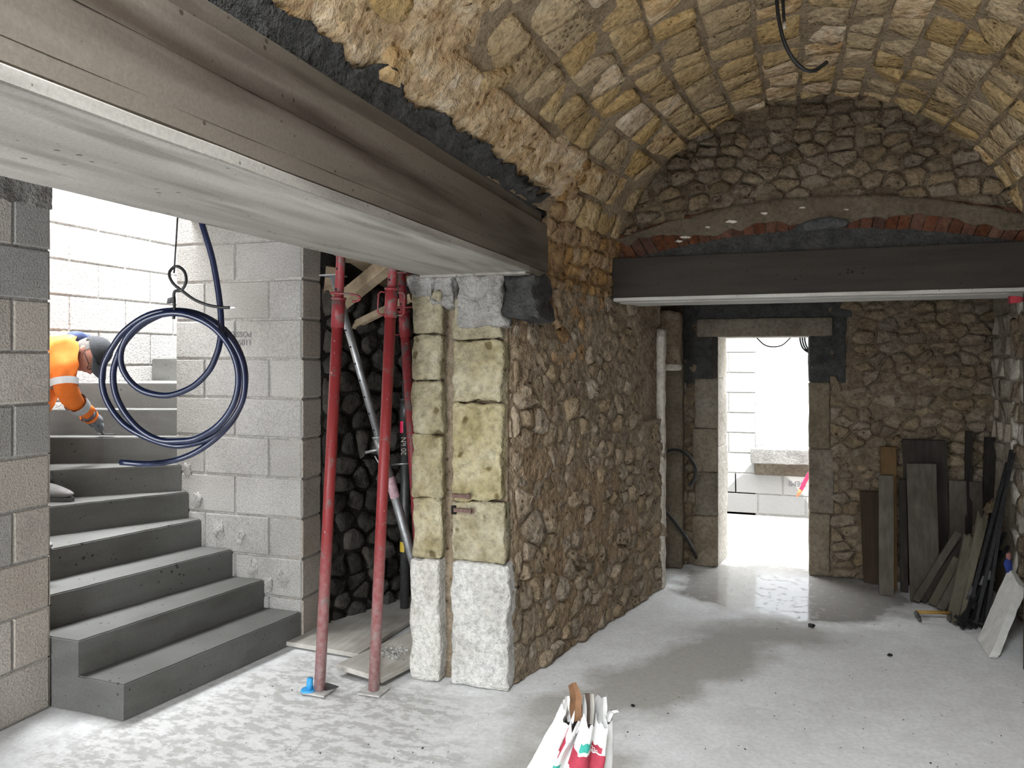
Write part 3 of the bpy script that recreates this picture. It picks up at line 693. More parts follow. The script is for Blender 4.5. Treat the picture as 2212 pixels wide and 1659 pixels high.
# right wall of the back room
M['wallplaster'] = rock('beige_wall_plaster', (0.24,0.20,0.155), (0.33,0.285,0.225), (0.41,0.365,0.30), 3, 40, rand=0, bstr=0.5)
rw = struct('wall_right', 'plastered right wall with brick courses behind the stacked boards', 'wall')
def rmap(u, v, d): return Vector((1.585-0.0*u-d, u, v))
grid('plaster_face', lin(5.15, 6.7, 50), lin(0, 2.5, 70), lambda u, v: rmap(u, v, 0.008*fr((0, u, v), 3, 8)+0.004*nz((0, u, v), 14)), M['wallplaster'], rw)
b = B(); b.box(1.61, 1.95, 5.0, 6.98, 0, 2.6); b.build('wall_core', M['lun_mortar'], rw)
for r in range(7):
    for k in range(3):
        z = 1.0+r*0.155; y0 = 6.12+k*0.19+(0.09 if r % 2 else 0)
        if y0 > 6.6 or rng.random() < 0.15: continue
        poly = [(y0, z), (min(y0+0.178, 6.64), z+rng.uniform(-.004, .004)), (min(y0+0.178, 6.64), z+0.14), (y0, z+0.14+rng.uniform(-.006, .006))]
        stone(poly, rmap, rng.uniform(0.010, 0.018), rng, M['wallplaster'], rw, 'stone', cut=0.08, flat=0.94, rag=0.02)
rect = (5.35, 6.12, 0.0, 2.2)
for c_ in cells(row_seeds(rng, rect, 0.17, 0.13), rect, 0.010):
    stone(c_, rmap, rng.uniform(0.010, 0.03), rng, M['lime'] if rng.random() < .45 else M['rubble'], rw, 'stone', cut=0.2, flat=0.8, rag=0.1)
# jamb carrying the right end of the back beam, and the rest of the room shell out of view
from_bm('beam_jamb', rough_box(1.338, 1.65, 4.90, 5.00, 0, 2.13, 0.08, 0.008, 7, 3, 0.01), M['plaster'], rw, True)
sh = struct('wall_room', 'rubble side and rear walls of the vaulted room, behind the camera', 'wall')
b = B(); b.box(1.42, 1.75, -2.4, 5.0, 0, 2.3)
b.box(-1.9, -0.45, -2.45, -2.2, 0, 3.5); b.box(1.35, 1.75, -2.45, -2.2, 0, 3.5); b.box(-0.46, 1.36, -2.45, -2.2, 2.25, 3.5)
b.box(-1.8, -1.2, -2.3, -0.6, 0, 2.6); b.build('wall_core', M['plaster'], sh)
def smap(u, v, d): return Vector((1.42-d, u, v))
grid('mortar_face', lin(1.8, 5.0, 110), lin(0, 2.25, 70), lambda u, v: smap(u, v, 0.010+0.018*fr((0, u, v), 5, 4)+0.008*nz((0, u, v), 20)), M['rubble_mortar'], sh)
rect = (2.6, 4.97, 0.0, 2.2)
for c_ in cells(row_seeds(rng, rect, 0.21, 0.15, 0.45), rect, 0.008, 1.3):
    stone(c_, smap, rng.uniform(0.012, 0.045), rng, M['rubble'], sh, 'stone', cut=0.13, flat=0.76, rag=0.1)
up = struct('ceiling_slab', 'concrete floor slabs over the side spaces, hidden above the beam, with an added light block over the vault', 'slab')
b = B(); b.box(-3.62, -1.75, -2.4, 4.30, 2.66, 2.85); b.box(-3.55, -1.38, 4.28, 7.0, 2.66, 2.85); b.box(-1.3, 1.95, 5.3, 7.0, 2.5, 2.66); b.box(-3.62, -0.95, -2.45, 7.0, 3.55, 3.7); b.box(0.25, 2.0, -2.45, 7.0, 3.55, 3.7); b.box(-0.95, 0.25, 0.75, 7.0, 3.55, 3.7); b.box(-0.95, 0.25, -2.45, -1.15, 3.55, 3.7)  # upper slabs added unseen to stop sky leaks, gap left for the vault lamp
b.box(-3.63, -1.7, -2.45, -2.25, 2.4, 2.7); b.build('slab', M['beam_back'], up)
# ---------------------------------------------------------------- yard beyond the door
yd = C(1655, 1100, 8.9)
M['yard'] = plain('yard_screed', (0.60,0.585,0.55), 0.9, 0, 0.06, 3, bstr=0)
g = grid('ground', lin(-6, 6, 14), lin(6.9, 16, 10), lambda u, v: Vector((u, v, -0.03-0.018*(v-6.9))), M['yard']); tag(g, 'pale bright screed of the yard outside the doorway', 'ground', kind='structure')
yw = struct('wall_yard', 'pale concrete block wall of the yard with low ledge', 'wall')
yc = C(1630, 965, 8.9); YY = yc.y
M['yblock'] = rock('yard_block', (0.46,0.455,0.44), (0.54,0.535,0.52), (0.60,0.595,0.58), 1.2, 60, rand=0.05, bstr=0.3)
M['damp_block'] = rock('damp_block', (0.26,0.255,0.245), (0.33,0.325,0.31), (0.40,0.395,0.38), 3, 60, rand=0.05, bstr=0.3)
def yface(u, d, z): return Vector((u, YY-d, z))
zb = 1.75-(1110-775)/1650*8.9
xs0 = onY(1568, 900, YY).x; xs1 = onY(1632, 900, YY).x
def ymat():
    m, nt, p = base_mat('splashed_block', 0.9, 0.2); P = pos_of(nt)
    sx = nt.nodes.new('ShaderNodeSeparateXYZ'); nt.links.new(P, sx.inputs[0])
    # damp tide mark creeping up from the ground and under the ledge
    n = noi(nt, P, 2.2, 5, 0.55, 0.5)
    c0 = onY(1648, 1040, YY)
    dx = math_(nt, 'ABSOLUTE', math_(nt, 'SUBTRACT', sx.outputs['X'], c0.x))
    lim = math_(nt, 'SUBTRACT', math_(nt, 'ADD', 0.62+zb, math_(nt, 'MULTIPLY', n, 0.25)), math_(nt, 'MULTIPLY', dx, 1.15))
    lim = math_(nt, 'MAXIMUM', lim, math_(nt, 'ADD', zb+0.02, math_(nt, 'MULTIPLY', n, 0.28)))
    w = math_(nt, 'MULTIPLY', math_(nt, 'SUBTRACT', lim, sx.outputs['Z']), 30, clamp=True)
    g2 = ramp(nt, noi(nt, P, 60, 4), [(0.3,(0.9,0.9,0.9)),(0.7,(1.05,1.05,1.05))])
    nt.links.new(mixc(nt, 1.0, mixc(nt, w, (0.55,0.545,0.53), (0.30,0.295,0.285)), g2, 'MULTIPLY'), p.inputs['Base Color']); return m
M['yblock'] = ymat()
sp = [[(xs0-1.2+0.52*i, xs0-1.2+0.52*(i+1)) for i in range(8)], [(xs0-0.93+0.52*i, xs0-0.93+0.52*(i+1)) for i in range(8)]]
b = B(); b.box(xs0-2, xs0+4, YY+0.012, YY+0.2, zb-0.1, zb+0.46); b.box(xs0-2, xs1, YY+0.012, YY+0.2, zb-0.1, 3.2); b.build('wall_core', M['block_joint'], yw)
block_wall(yw, yface, 2, sp, M['yblock'], None, rng, 0.1, zb, 0.235, 0.012)
block_wall(yw, yface, 11, [[(xs1-0.52, xs1), (xs1-1.04, xs1-0.52)], [(xs1-0.30, xs1), (xs1-0.82, xs1-0.30)]], M['yblock'], None, rng, 0.1, zb+0.47, 0.235, 0.012)
sl = empty('ledge_slab', (xs1+0.5, YY, 0.45), 'rough pale concrete ledge on the yard wall seen through the doorway', 'ledge')
za = onY(1680, 1000, YY).z; zt = onY(1680, 968, YY).z
from_bm('slab', rough_box(xs1-0.05, xs1+2.2, YY-0.12, YY+0.3, za, zt, 0.05, 0.006, 14, 1, 0.01), M['grey_mortar'], sl)
b = B(); b.box(xs1, xs1+2.2, YY-0.02, YY+0.2, zb+0.46, za+0.01); b.build('bedding', M['jamb'], sl)
# marks stamped on blocks, laid upside down
M['ink'] = plain('faded_ink', (0.10,0.10,0.10), 0.9, 0, 0.3, 80, bstr=0)
M['ink2'] = plain('grey_ink', (0.16,0.16,0.165), 0.9, 0, 0.3, 80, bstr=0)
def text(body, size, loc, rot, m, parent, name='stamped_lettering', ext=0.0008):
    cu = bpy.data.curves.new(name, 'FONT'); cu.body = body; cu.size = size; cu.extrude = ext; cu.align_x = 'CENTER'; cu.align_y = 'CENTER'
    t = bpy.data.objects.new(name, cu); COL.objects.link(t)
    dg = bpy.context.evaluated_depsgraph_get(); me = bpy.data.meshes.new_from_object(t.evaluated_get(dg)); bpy.data.objects.remove(t)
    me.materials.clear(); me.materials.append(m)
    o = bpy.data.objects.new(name, me); COL.objects.link(o)
    PL = Vector((0,0,0)); q = parent
    while q is not None: PL += q.location; q = q.parent
    o.parent = parent; o.location = Vector(loc)-PL; o.rotation_euler = rot; return o
p = onY(1722, 1045, YY-0.006); text('DEMI', 0.085, p, (PI/2, PI, 0), M['ink2'], yw)
# red hose end and black cables hanging in the doorway
M['pinkred'] = plain('pink_red_plastic', (0.75,0.03,0.10), 0.4, 0, 0.1, 30)
M['orange'] = plain('orange_plastic', (0.85,0.20,0.08), 0.5, 0, 0.1, 30)
M['black'] = plain('black_rubber', (0.012,0.012,0.013), 0.45, 0, 0.2, 40)
a_, b_ = C(1724, 1069, 8.5), C(1752, 1018, 8.45); r = empty('red_hose', C(1724, 1105, 8.5)*1, 'short red hose end with orange tip outside the doorway', 'hose')
r.location = a_
B1 = B(); B1.tube(spline([a_+(b_-a_)*0.2, a_+(b_-a_)*0.6+Vector((0,0,.01)), b_, C(1775, 985, 8.6), C(1790, 958, 8.75)], 6), 0.022, 10); B1.build('hose', M['pinkred'], r, True)
B1 = B(); B1.tube([a_-Vector((.012,0,.02)), a_+(b_-a_)*0.22], [0.010, 0.026], 10); B1.build('tip', M['orange'], r, True)
pts = [C(1632, 727, 6.6), C(1650, 744, 6.6), C(1668, 749, 6.6), C(1690, 745, 6.6), C(1712, 725, 6.6)]
B1 = B(); B1.tube(spline(pts, 8), 0.006, 8); o = B1.build('hanging_cable', M['black'], None, True); tag(o, 'thin black cable looped across the top of the doorway', 'cable')
for i, dx in enumerate((0, 5, 10)):
    B1 = B(); B1.tube(spline([C(1727+dx, 720, 6.5), C(1730+dx, 742, 6.5), C(1738+dx, 756, 6.5), C(1756+dx, 766, 6.48)], 6), 0.007, 8)
    o = B1.build('cable_bundle', M['black'], None, True); tag(o, ('outermost', 'middle', 'innermost')[i]+' of three black cables bending behind the top right door jamb', 'cable', 'cables at the door corner')
# black hose by the left jamb
B1 = B(); B1.tube(spline([C(1418, 990, 6.2), C(1432, 981, 6.2), C(1455, 972, 6.22), C(1482, 980, 6.25), C(1501, 1008, 6.3), C(1501, 1030, 6.3), C(1490, 1050, 6.28)], 8), 0.014, 10)
o = B1.build('black_conduit', M['black'], None, True); tag(o, 'upper black conduit curling out from behind the stone pier', 'conduit', )
e = G(1506, 1216); B1 = B(); B1.tube(spline([C(1418, 1080, 6.15), C(1432, 1098, 6.15), C(1470, 1145, 6.2), C(1496, 1185, 6.3), e+Vector((0,0,.02))], 8), 0.015, 10)
o = B1.build('black_conduit', M['black'], None, True); tag(o, 'lower black conduit running down to the floor left of the doorway', 'conduit')
# ---------------------------------------------------------------- stair walls of concrete block
rng = random.Random(21)
wl = struct('wall_left', 'brown grey concrete block wall at the far left edge', 'wall')
XW = -3.43
b = B(); b.box(XW-0.2, XW-0.010, -2.2, 2.878, 0, 2.66); b.box(-4.95, XW-0.012, 2.69, 2.876, 0, 3.3); b.build('mortar_core', M['block_joint'], wl)
def lface(u, d, z): return Vector((XW+d, u, z))
block_wall(wl, lface, 10, [[(2.385, 2.885), (1.885, 2.385), (1.385, 1.885)], [(2.685, 2.885), (2.185, 2.685), (1.685, 2.185)]], lambda r: M['block_brown'] if r.random() < 0.7 else M['block'], None, rng, 0.1, 0.0, 0.255, 0.010)
def eface(u, d, z): return Vector((u, 2.885+d, z))
block_wall(wl, eface, 12, [[(XW-0.2, XW), (XW-0.7, XW-0.2), (XW-1.2, XW-0.7)], [(XW-0.5, XW), (XW-1.0, XW-0.5), (XW-1.4, XW-1.0)]], M['block_brown'], None, rng, 0.0, 0.0, 0.255, 0.010)
grid('mortar_capping', lin(1.4, 2.885, 90), lin(2.50, 2.67, 6), lambda u, v: Vector((XW+0.012+0.012*fr((u, v, 0), 9, 2), u, v-0.03*max(0, fr((u, 0, 0), 8, 5))*(1 if v < 2.52 else 0))), M['grey_mortar'], wl)
ws = struct('wall_stair', 'pale grey concrete block wall along the right of the stairs', 'wall')
YS, XE, XI = 4.08, -2.77, -3.75
b = B(); b.box(XI+0.006, XE-0.010, YS+0.010, 4.29, 0, 3.1); b.box(XI, XI+0.2, 4.2, 6.6, 0, 3.1); b.build('mortar_core', M['block_joint'], ws)
def sface(u, d, z): return Vector((u, YS-d, z))
block_wall(ws, sface, 12, [[(XE-0.24, XE), (XE-0.74, XE-0.24), (XI, XE-0.74)], [(XE-0.5, XE), (XI, XE-0.5)]], M['block'], None, rng, 0.1, 0.0, 0.25, 0.012)
def sefc(u, d, z): return Vector((XE+d, u, z))
block_wall(ws, sefc, 12, [[(YS, 4.30)]], M['block_brown'], None, rng, 0.1, 0.0, 0.25, 0.012)
# mortar smeared low down where the stairs were cast against the wall
for i, (px, py, s) in enumerate(((470, 1135, .05), (520, 1160, .035), (545, 1225, .04), (580, 1262, .04), (425, 1080, .045), (608, 1250, .045), (405, 1015, .04))):
    p = onY(px, py, YS-0.003); q = [(p.x+math.cos(a)*s*rng.uniform(.5, 1.3), p.z+math.sin(a)*s*rng.uniform(.8, 1.9)) for a in lin(0, 2*PI, 12)[:-1]]
    stone(q, lambda u, v, d: Vector((u, YS-0.001-d, v)), 0.006, rng, M['block_joint'], ws, 'mortar_smear', flat=0.85, rag=0.25)
p = onY(520, 727, YS-0.004); text('POSSIU', 0.052, p+Vector((0,0,.016)), (PI/2, PI, 0), M['ink2'], ws); text('1105GL', 0.052, p-Vector((0,0,.036)), (PI/2, PI, 0), M['ink2'], ws)
wb = struct('wall_stairwell', 'sunlit white block wall at the back of the open stairwell', 'wall')
XB = -4.75
b = B(); b.box(XB-0.2, XB-0.010, 2.6, 6.8, 0, 4.2); b.build('mortar_core', M['block_joint'], wb)
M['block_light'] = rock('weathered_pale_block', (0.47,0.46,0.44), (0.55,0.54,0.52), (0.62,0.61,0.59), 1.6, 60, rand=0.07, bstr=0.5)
def bface(u, d, z): return Vector((XB+d, u, z))
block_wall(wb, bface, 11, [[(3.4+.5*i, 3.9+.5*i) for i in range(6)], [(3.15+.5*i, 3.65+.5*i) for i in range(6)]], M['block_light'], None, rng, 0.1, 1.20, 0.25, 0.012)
# ---------------------------------------------------------------- staircase with winders
st = empty('staircase', (-3.3, 3.4, 0), 'grey cast concrete stairs turning right as they climb', 'stairs')
R = 0.175
E = [((-2.966,2.89),(-2.775,4.075)), ((-3.259,2.895),(-3.049,4.075)), ((-3.558,2.895),(-3.294,4.075)), ((-3.838,2.895),(-3.539,4.078)),
     ((-4.336,2.90),(-3.640,4.078)), ((-4.74,3.197),(-3.70,4.078)), ((-4.745,3.76),(-3.752,4.13)), ((-4.745,3.935),(-3.752,4.24)), ((-4.745,4.146),(-3.752,4.43)), ((-4.745,4.91),(-3.752,4.80)), ((-4.745,5.3),(-3.752,5.25))]
for i in range(len(E)-1):
    (a, b2) = E[i]; (c_, d_) = E[i+1]
    A, Bv, Cc, D = Vector((*a, 0)), Vector((*b2, 0)), Vector((*c_, 0)), Vector((*d_, 0))
    back = 0.05
    dirn = (((Cc+D)-(A+Bv))/2).normalized()
    Cc, D = Cc+dirn*back, D+dirn*back
    if i == 4: poly = [A, Bv, D, Cc, Vector((-4.745, 2.90, 0))]
    elif i == 0: poly = [A, Bv, D, Cc]
    else: poly = [A, Bv, D, Cc]
    zt = R*(i+1); zlo = 0.0 if i < 3 else zt-0.42
    bm = bmesh.new(); n = len(poly)
    lo = [bm.verts.new((p.x, p.y, zlo)) for p in poly]; hi = [bm.verts.new((p.x, p.y, zt)) for p in poly]
    bm.faces.new(list(reversed(lo))); top = bm.faces.new(hi)
    for k in range(n): bm.faces.new([lo[k], lo[(k+1) % n], hi[(k+1) % n], hi[k]])
    bmesh.ops.recalc_face_normals(bm, faces=list(bm.faces))
    bmesh.ops.bevel(bm, geom=[e for e in bm.edges if all(v.co.z > zt-0.001 for v in e.verts)], offset=0.006, segments=2, affect='EDGES')
    d = (Bv-A).normalized()
    for k in range(1, 26):
        bmesh.ops.bisect_plane(bm, geom=list(bm.verts)+list(bm.edges)+list(bm.faces), plane_co=A+(Bv-A)*(k/26), plane_no=d)
    for v in bm.verts: v.co += nv(v.co, 11, i)*0.0022
    from_bm('step', bm, M['stair'], st)
# ---------------------------------------------------------------- dark space beyond the props
dk = struct('wall_dark', 'dark rubble wall in the unlit gap behind the red props', 'wall')
def kx(y): return -2.765+(y-4.3)*0.36
def kmap(u, v, d): return Vector((kx(u)+d*0.94, u-d*0.34, v))
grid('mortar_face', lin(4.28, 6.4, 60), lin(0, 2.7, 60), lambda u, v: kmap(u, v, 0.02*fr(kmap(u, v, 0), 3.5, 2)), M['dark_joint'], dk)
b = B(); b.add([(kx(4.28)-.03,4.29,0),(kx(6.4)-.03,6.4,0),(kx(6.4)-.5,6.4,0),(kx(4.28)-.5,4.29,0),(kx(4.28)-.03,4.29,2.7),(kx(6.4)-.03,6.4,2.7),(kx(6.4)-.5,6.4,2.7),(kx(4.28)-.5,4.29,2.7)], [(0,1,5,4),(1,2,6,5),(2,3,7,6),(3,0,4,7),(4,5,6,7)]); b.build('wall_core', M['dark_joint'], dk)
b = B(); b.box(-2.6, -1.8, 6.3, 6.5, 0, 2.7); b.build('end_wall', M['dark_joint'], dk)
rect = (4.30, 5.5, 0.0, 2.25)
for c_ in cells(row_seeds(rng, rect, 0.17, 0.125), rect, 0.02):
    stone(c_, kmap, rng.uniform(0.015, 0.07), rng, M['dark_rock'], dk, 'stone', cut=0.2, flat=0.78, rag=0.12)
M['old_wood'] = wood('old_brown_timber', (0.16,0.115,0.075), (0.27,0.205,0.14), 0, rand=0.25)
deck = empty('timber_decking', (-2.2, 4.6, 2.1), 'old brown timber shuttering boards overhead behind the red props', 'decking')
def dz(y): return 2.44-(y-4.33)*0.42
y = 4.33; k = 0
while y < 5.6:
    w = rng.uniform(0.13, 0.19); a_ = rng.uniform(-0.012, 0.012)
    b = B(); y2 = y+w-0.008
    b.quadbox((max(-2.755, kx(y)+.03), y, dz(y)+a_), (-1.90, y, dz(y)+a_), (-1.90, y2, dz(y2)+a_), (max(-2.755, kx(y2)+.03), y2, dz(y2)+a_), (0, 0.005, 0.025)); b.build('board', M['old_wood'], deck); y += w
M['joist_wood'] = wood('pale_joist_timber', (0.28,0.21,0.14), (0.40,0.32,0.225), 1, rand=0.1)
def plank(name, a, b_, w, th, m, parent, up=(0,0,1)):
    a, b_ = Vector(a), Vector(b_); t = (b_-a).normalized(); s_ = t.cross(Vector(up)).normalized()*w/2; n_ = s_.cross(t).normalized()*th
    q = B(); q.quadbox(a-s_, a+s_, b_+s_, b_-s_, n_); return q.build(name, m, parent)
plank('joist', C(738, 662, 5.1), C(862, 562, 4.85), 0.10, 0.07, M['joist_wood'], deck, up=(0.3, -0.8, 0.5))
plank('joist', C(716, 640, 5.0), C(722, 575, 4.95), 0.075, 0.05, M['old_wood'], deck, up=(0.3, -0.8, 0.5))
plank('joist', C(752, 712, 5.2), C(890, 645, 5.1), 0.05, 0.03, M['joist_wood'], deck, up=(0.3, -0.8, 0.5))
# ---------------------------------------------------------------- steel props
M['redpaint'] = worn_paint('worn_red_paint', (0.25,0.028,0.03), (0.17,0.11,0.10), 0.58, (0.52,0.42,0.41), 0.85)
M['redpaint2'] = worn_paint('worn_red_paint_upper', (0.23,0.028,0.034), (0.13,0.09,0.085), 0.53, None)
M['steel'] = plain('galvanised_steel', (0.36,0.37,0.38), 0.42, 0.75, 0.15, 30)
M['steel_dark'] = plain('dull_dark_steel', (0.10,0.10,0.10), 0.5, 0.6, 0.2, 30)
M['dusty'] = plain('dust_covered_steel', (0.46,0.45,0.43), 0.9, 0, 0.2, 30)
M['blue'] = plain('bright_blue_plastic', (0.05,0.36,0.72), 0.5, 0, 0.06, 20)
M['darkhole'] = plain('hole_dark', (0.01,0.01,0.01), 0.9, 0, 0, 10, bstr=0)
def frame_of(a, b_):
    t = (b_-a).normalized(); f = Vector((sy, -cy, 0)); s_ = t.cross(f).normalized(); f = s_.cross(t).normalized(); return t, s_, f   # s: right in view, f: to camera
def ringpts(c_, t, s_, r, n=16): 
    w = t.cross(s_); return [c_+(s_*math.cos(2*PI*i/n)+w*math.sin(2*PI*i/n))*r for i in range(n+1)]
def prop(label, base, top, fcol, low, upm, loops=(), hook=0, ro=0.029, ri=0.0235, plate=True, holes=True, name='steel_prop', group='steel props'):
    base, top = Vector(base), Vector(top); L = (top-base).length; t, s_, f = frame_of(base, top)
    r = empty(name, base, label, 'prop', group); cp = base+t*(L*fcol)
    b = B(); b.tube([base+t*0.012, cp-t*0.03], ro, 18); lo = b.build('outer_tube', low, r, True)
    b = B(); b.tube([cp-t*0.05, top], ri, 18); up_ = b.build('inner_tube', upm, r, True)
    b = B(); b.tube([cp-t*0.075, cp+t*0.075], ro*1.16, 18); b.tube([cp+t*0.068, cp+t*0.080], ro*1.32, 18); col = b.build('collar', upm, r, True)
    for sd_ in loops:
        q = s_*sd_; b = B(); c0 = cp+q*(ro*1.1)
        b.tube([c0+t*0.055, c0+t*0.058+q*0.024, c0+t*0.045+q*0.036, c0-t*0.05+q*0.036, c0-t*0.062+q*0.024, c0-t*0.06], 0.0045, 8); b.build('handle', upm, col, True)
    if hook:
        b = B(); h0 = cp+t*0.10; w = f*(ro*1.2)
        b.tube(spline([h0-s_*ro*1.3+w*0.2, h0-s_*ro+w, h0+s_*0.03+w*1.1, h0+s_*0.095+w*0.9-t*0.004, h0+s_*0.115+w*0.7-t*0.018, h0+s_*0.10+w*0.6-t*0.034, h0+s_*0.075+w*0.6-t*0.036], 5), 0.0055, 8); b.build('pin', upm, r, True)
    if holes:
        k = 0.12
        while cp.z+k*t.z < top.z-0.04 and k < 0.9:
            c0 = cp+t*k+(f*0.85-s_*0.5).normalized()*(ri-0.001); b = B(); b.tube([c0-f*0.002, c0+(f*0.85-s_*0.5).normalized()*0.003], 0.006, 8); b.build('peg_hole', M['darkhole'], up_); k += 0.105
    if plate:
        b = B(); bm = rough_box(base.x-0.065, base.x+0.065, base.y-0.06, base.y+0.06, 0.0, 0.010, 0.05, 0.002, 20, 1, 0.002); from_bm('base_plate', bm, M['dusty'], r)
    b = B(); b.box(top.x-0.06, top.x+0.06, top.y-0.06, top.y+0.06, top.z-0.004, top.z+0.004); b.build('head_plate', upm, r)
    return r
def extend(a, b_, z):
    return a+(b_-a)*((z-a.z)/(b_.z-a.z))
b1 = G(690, 1494); t1 = extend(b1, C(736, 563, 3.92), 2.652)
prop('leftmost red steel prop with a blue cap at its foot', b1, t1, (C(730, 676, 3.93).z/2.652), M['redpaint'], M['redpaint2'], (), 1)
b2_ = G(807, 1494); t2 = extend(b2_, C(848, 587, 3.97), 2.652)
prop('red steel prop with two loop handles, standing just left of the dressed pier', b2_, t2, (C(843, 655, 3.97).z/2.652), M['redpaint'], M['redpaint2'], (-1, 1), 0)
b3 = C(916, 1383, 4.75); b3.z = 0; t3 = extend(b3, C(868, 600, 4.5), 2.25)
prop('red steel prop half hidden behind the dressed pier', b3, t3, (C(874, 700, 4.53).z/2.25), M['redpaint2'], M['redpaint2'], (-1,), 1)
b4 = C(940, 1383, 4.75); b4.z = 0; t4 = C(720, 596, 4.6)
g4 = prop('raking grey steel prop slanting behind the two red props', b4, t4, 0.535, M['steel'], M['steel'], (), 0, ro=0.029, ri=0.023)
t, s_, f = frame_of(b4, t4); cp = b4+(t4-b4)*0.535
b = B(); b.tube([cp-s_*0.10+f*.01, cp+s_*0.03+f*.01], 0.009, 8); b.build('pin', M['steel'], g4, True)
b = B(); b.tube(spline([cp-s_*0.045+f*.035-t*.03, cp-s_*0.03+f*.04-t*.09, cp-s_*0.028+f*.04-t*.17], 4), 0.005, 8); b.build('nut_handle', M['steel'], g4, True)
M['sticker'] = plain('pink_white_sticker', (0.62,0.42,0.47), 0.5, 0, 0.25, 40)
b = B(); q = b4+(t4-b4)*0.40; b.tube([q, q+t*0.13], 0.0298, 18, False); b.build('sticker', M['sticker'], g4, True)
M['yellow'] = plain('yellow_paint', (0.70,0.50,0.06), 0.5, 0, 0.1, 20)
b = B(); q = b4+(t4-b4)*0.2; b.tube([q-t*0.09, q+t*0.0], 0.0300, 18, False); b.build('yellow_band', M['yellow'], g4, True)
b5 = C(874, 1305, 5.28); b5.z = 0; t5 = Vector((b5.x+0.01, b5.y, dz(b5.y)-0.008))
g5 = prop('dark upright steel prop standing furthest back against the dark rubble wall', b5, t5, 0.62, M['steel_dark'], M['steel_dark'], (), 0, ro=0.032)
b = B(); b.tube([b5+Vector((0,0,.42)), b5+Vector((0,0,.49))], 0.0328, 18, False); b.build('yellow_band', M['yellow'], g5, True)
b = B(); q = b5+Vector((-0.05,-0.03,1.02)); b.tube([q-Vector((.04,.01,0)), q+Vector((.10,-.02,.015))], 0.008, 8); b.build('pin', M['steel'], g5, True)
b = B(); b.tube([b5+Vector((0,0,1.24)), b5+Vector((0,0,1.32))], 0.0326, 18, False); b.build('red_label', M['pinkred'], g5, True)
t, s_, f = frame_of(b5, t5); text('20 kN', 0.05, b5+f*0.0335+Vector((0,0,1.15)), (PI/2, -PI/2, YAW), M['lime'], g5, 'load_label')
# blue plug and a dark plate at the first prop's foot
bp = G(668, 1496); r = empty('plastic_cap', bp, 'bright blue plastic cap leaning on the left prop foot', 'cap')
b = B(); b.tube([bp+Vector((0,0,.012)), bp+Vector((.004,.002,.075))], [0.017, 0.016], 14); b.build('stem', M['blue'], r, True)
b = B(); b.tube([bp+Vector((-.006,0,.011)), bp+Vector((-.006,0,.019))], [0.040, 0.036], 18); b.build('flange', M['blue'], r)
pp = G(703, 1487); b = B(); b.quadbox(pp+Vector((-.05,-.04,.006)), pp+Vector((.035,-.045,.006)), pp+Vector((.075,.01,.012)), pp+Vector((-.01,.03,.012)), (0,0,.006)); o = b.build('steel_offcut', M['steel_dark']); tag(o, 'thin dark steel offcut lying beside the left prop foot', 'offcut')
# boards on the ground
M['dust_wood'] = wood('cement_dusted_board', (0.43,0.41,0.37), (0.55,0.535,0.50), 1, 0.9, 0.08)
def floor_board(label, A, Bq, ln, th, z):
    A, Bq = Vector(A), Vector(Bq); d = Vector((-(Bq-A).y, (Bq-A).x, 0)).normalized()*ln
    r = B(); up = Vector((0,0,th)); A, Bq = A+Vector((0,0,z)), Bq+Vector((0,0,z)); r.quadbox(A+up, Bq+up, Bq+d+up, A+d+up, -up)
    o = r.build('floor_board', M['dust_wood']); tag(o, label, 'board', 'boards on the floor')
    md = o.modifiers.new('bevel', 'BEVEL'); md.width = 0.003; md.segments = 1; return o
floor_board('wide dusty board on the floor beside the bottom step', (-2.80, 3.955, 0), (-2.285, 3.925, 0), 1.5, 0.026, 0.004)
floor_board('dusty board on the floor behind the second red prop', (-2.286, 3.69, 0), (-1.955, 3.605, 0), 0.95, 0.028, 0.031)
b = B(); rr = random.Random(3)
for i in range(150):
    q = G(848+rr.gauss(0, 16), 1411+rr.gauss(0, 7), 0.06); s = rr.uniform(.004, .013)
    vs = [q+Vector((rr.uniform(-s, s), rr.uniform(-s, s), rr.uniform(0, s*1.2))) for _ in range(5)]+[q+Vector((0,0,-.001))]
    b.add(vs, [(0,1,2),(0,2,3),(0,3,4),(1,2,5),(2,3,5),(3,4,5),(4,0,5)])
o = b.build('plaster_crumbs', M['plinth']); tag(o, 'white plaster crumbs scattered on the board behind the red prop', 'rubble', kind='stuff')
# ---------------------------------------------------------------- coil of blue hose hung behind the beam
M['hose'] = plain('dark_blue_hose', (0.006,0.011,0.04), 0.30, 0, 0.2, 30, spec=0.5, bstr=0)
hc = empty('hose_coil', C(376, 835, 2.5), 'coil of dark blue hose hanging below the long beam', 'hose')
Zc = [(1490,290),(1462,400),(1400,530),(1280,650),(1130,718),(1000,730),(850,690),(745,600),(685,480),(690,350),(760,220),(900,110),(1115,62),(1320,110),(1480,220),(1600,400),(1640,600),(1600,800),(1480,970),(1300,1080),(1150,1102),(1000,1095),(850,1020),(720,880),(640,720),(620,560),(650,430),(720,290),(850,160),(1000,80),(1115,55),(1350,90),(1530,220),(1650,400),(1692,580),(1670,780),(1560,960),(1400,1085),(1200,1140),(1050,1130),(860,1060),(700,960),(580,800),(530,640),(545,480),(620,330),(720,200),(900,80),(1115,40),(1330,75),(1530,200),(1650,380),(1697,600),(1640,850),(1500,1040),(1300,1190),(1100,1265),(900,1290),(680,1275)]
path = [C(395, 330, 2.62), C(420, 430, 2.58), C(439, 492, 2.55), C(459, 560, 2.54), C(473, 640, 2.53), C(478, 700, 2.52)]
for i, (a, c_) in enumerate(Zc): path.append(C(80+a/3.77, 660+c_/3.77, 2.515-0.028*math.sin(i*0.11)+0.016*((i // 19) % 3)))
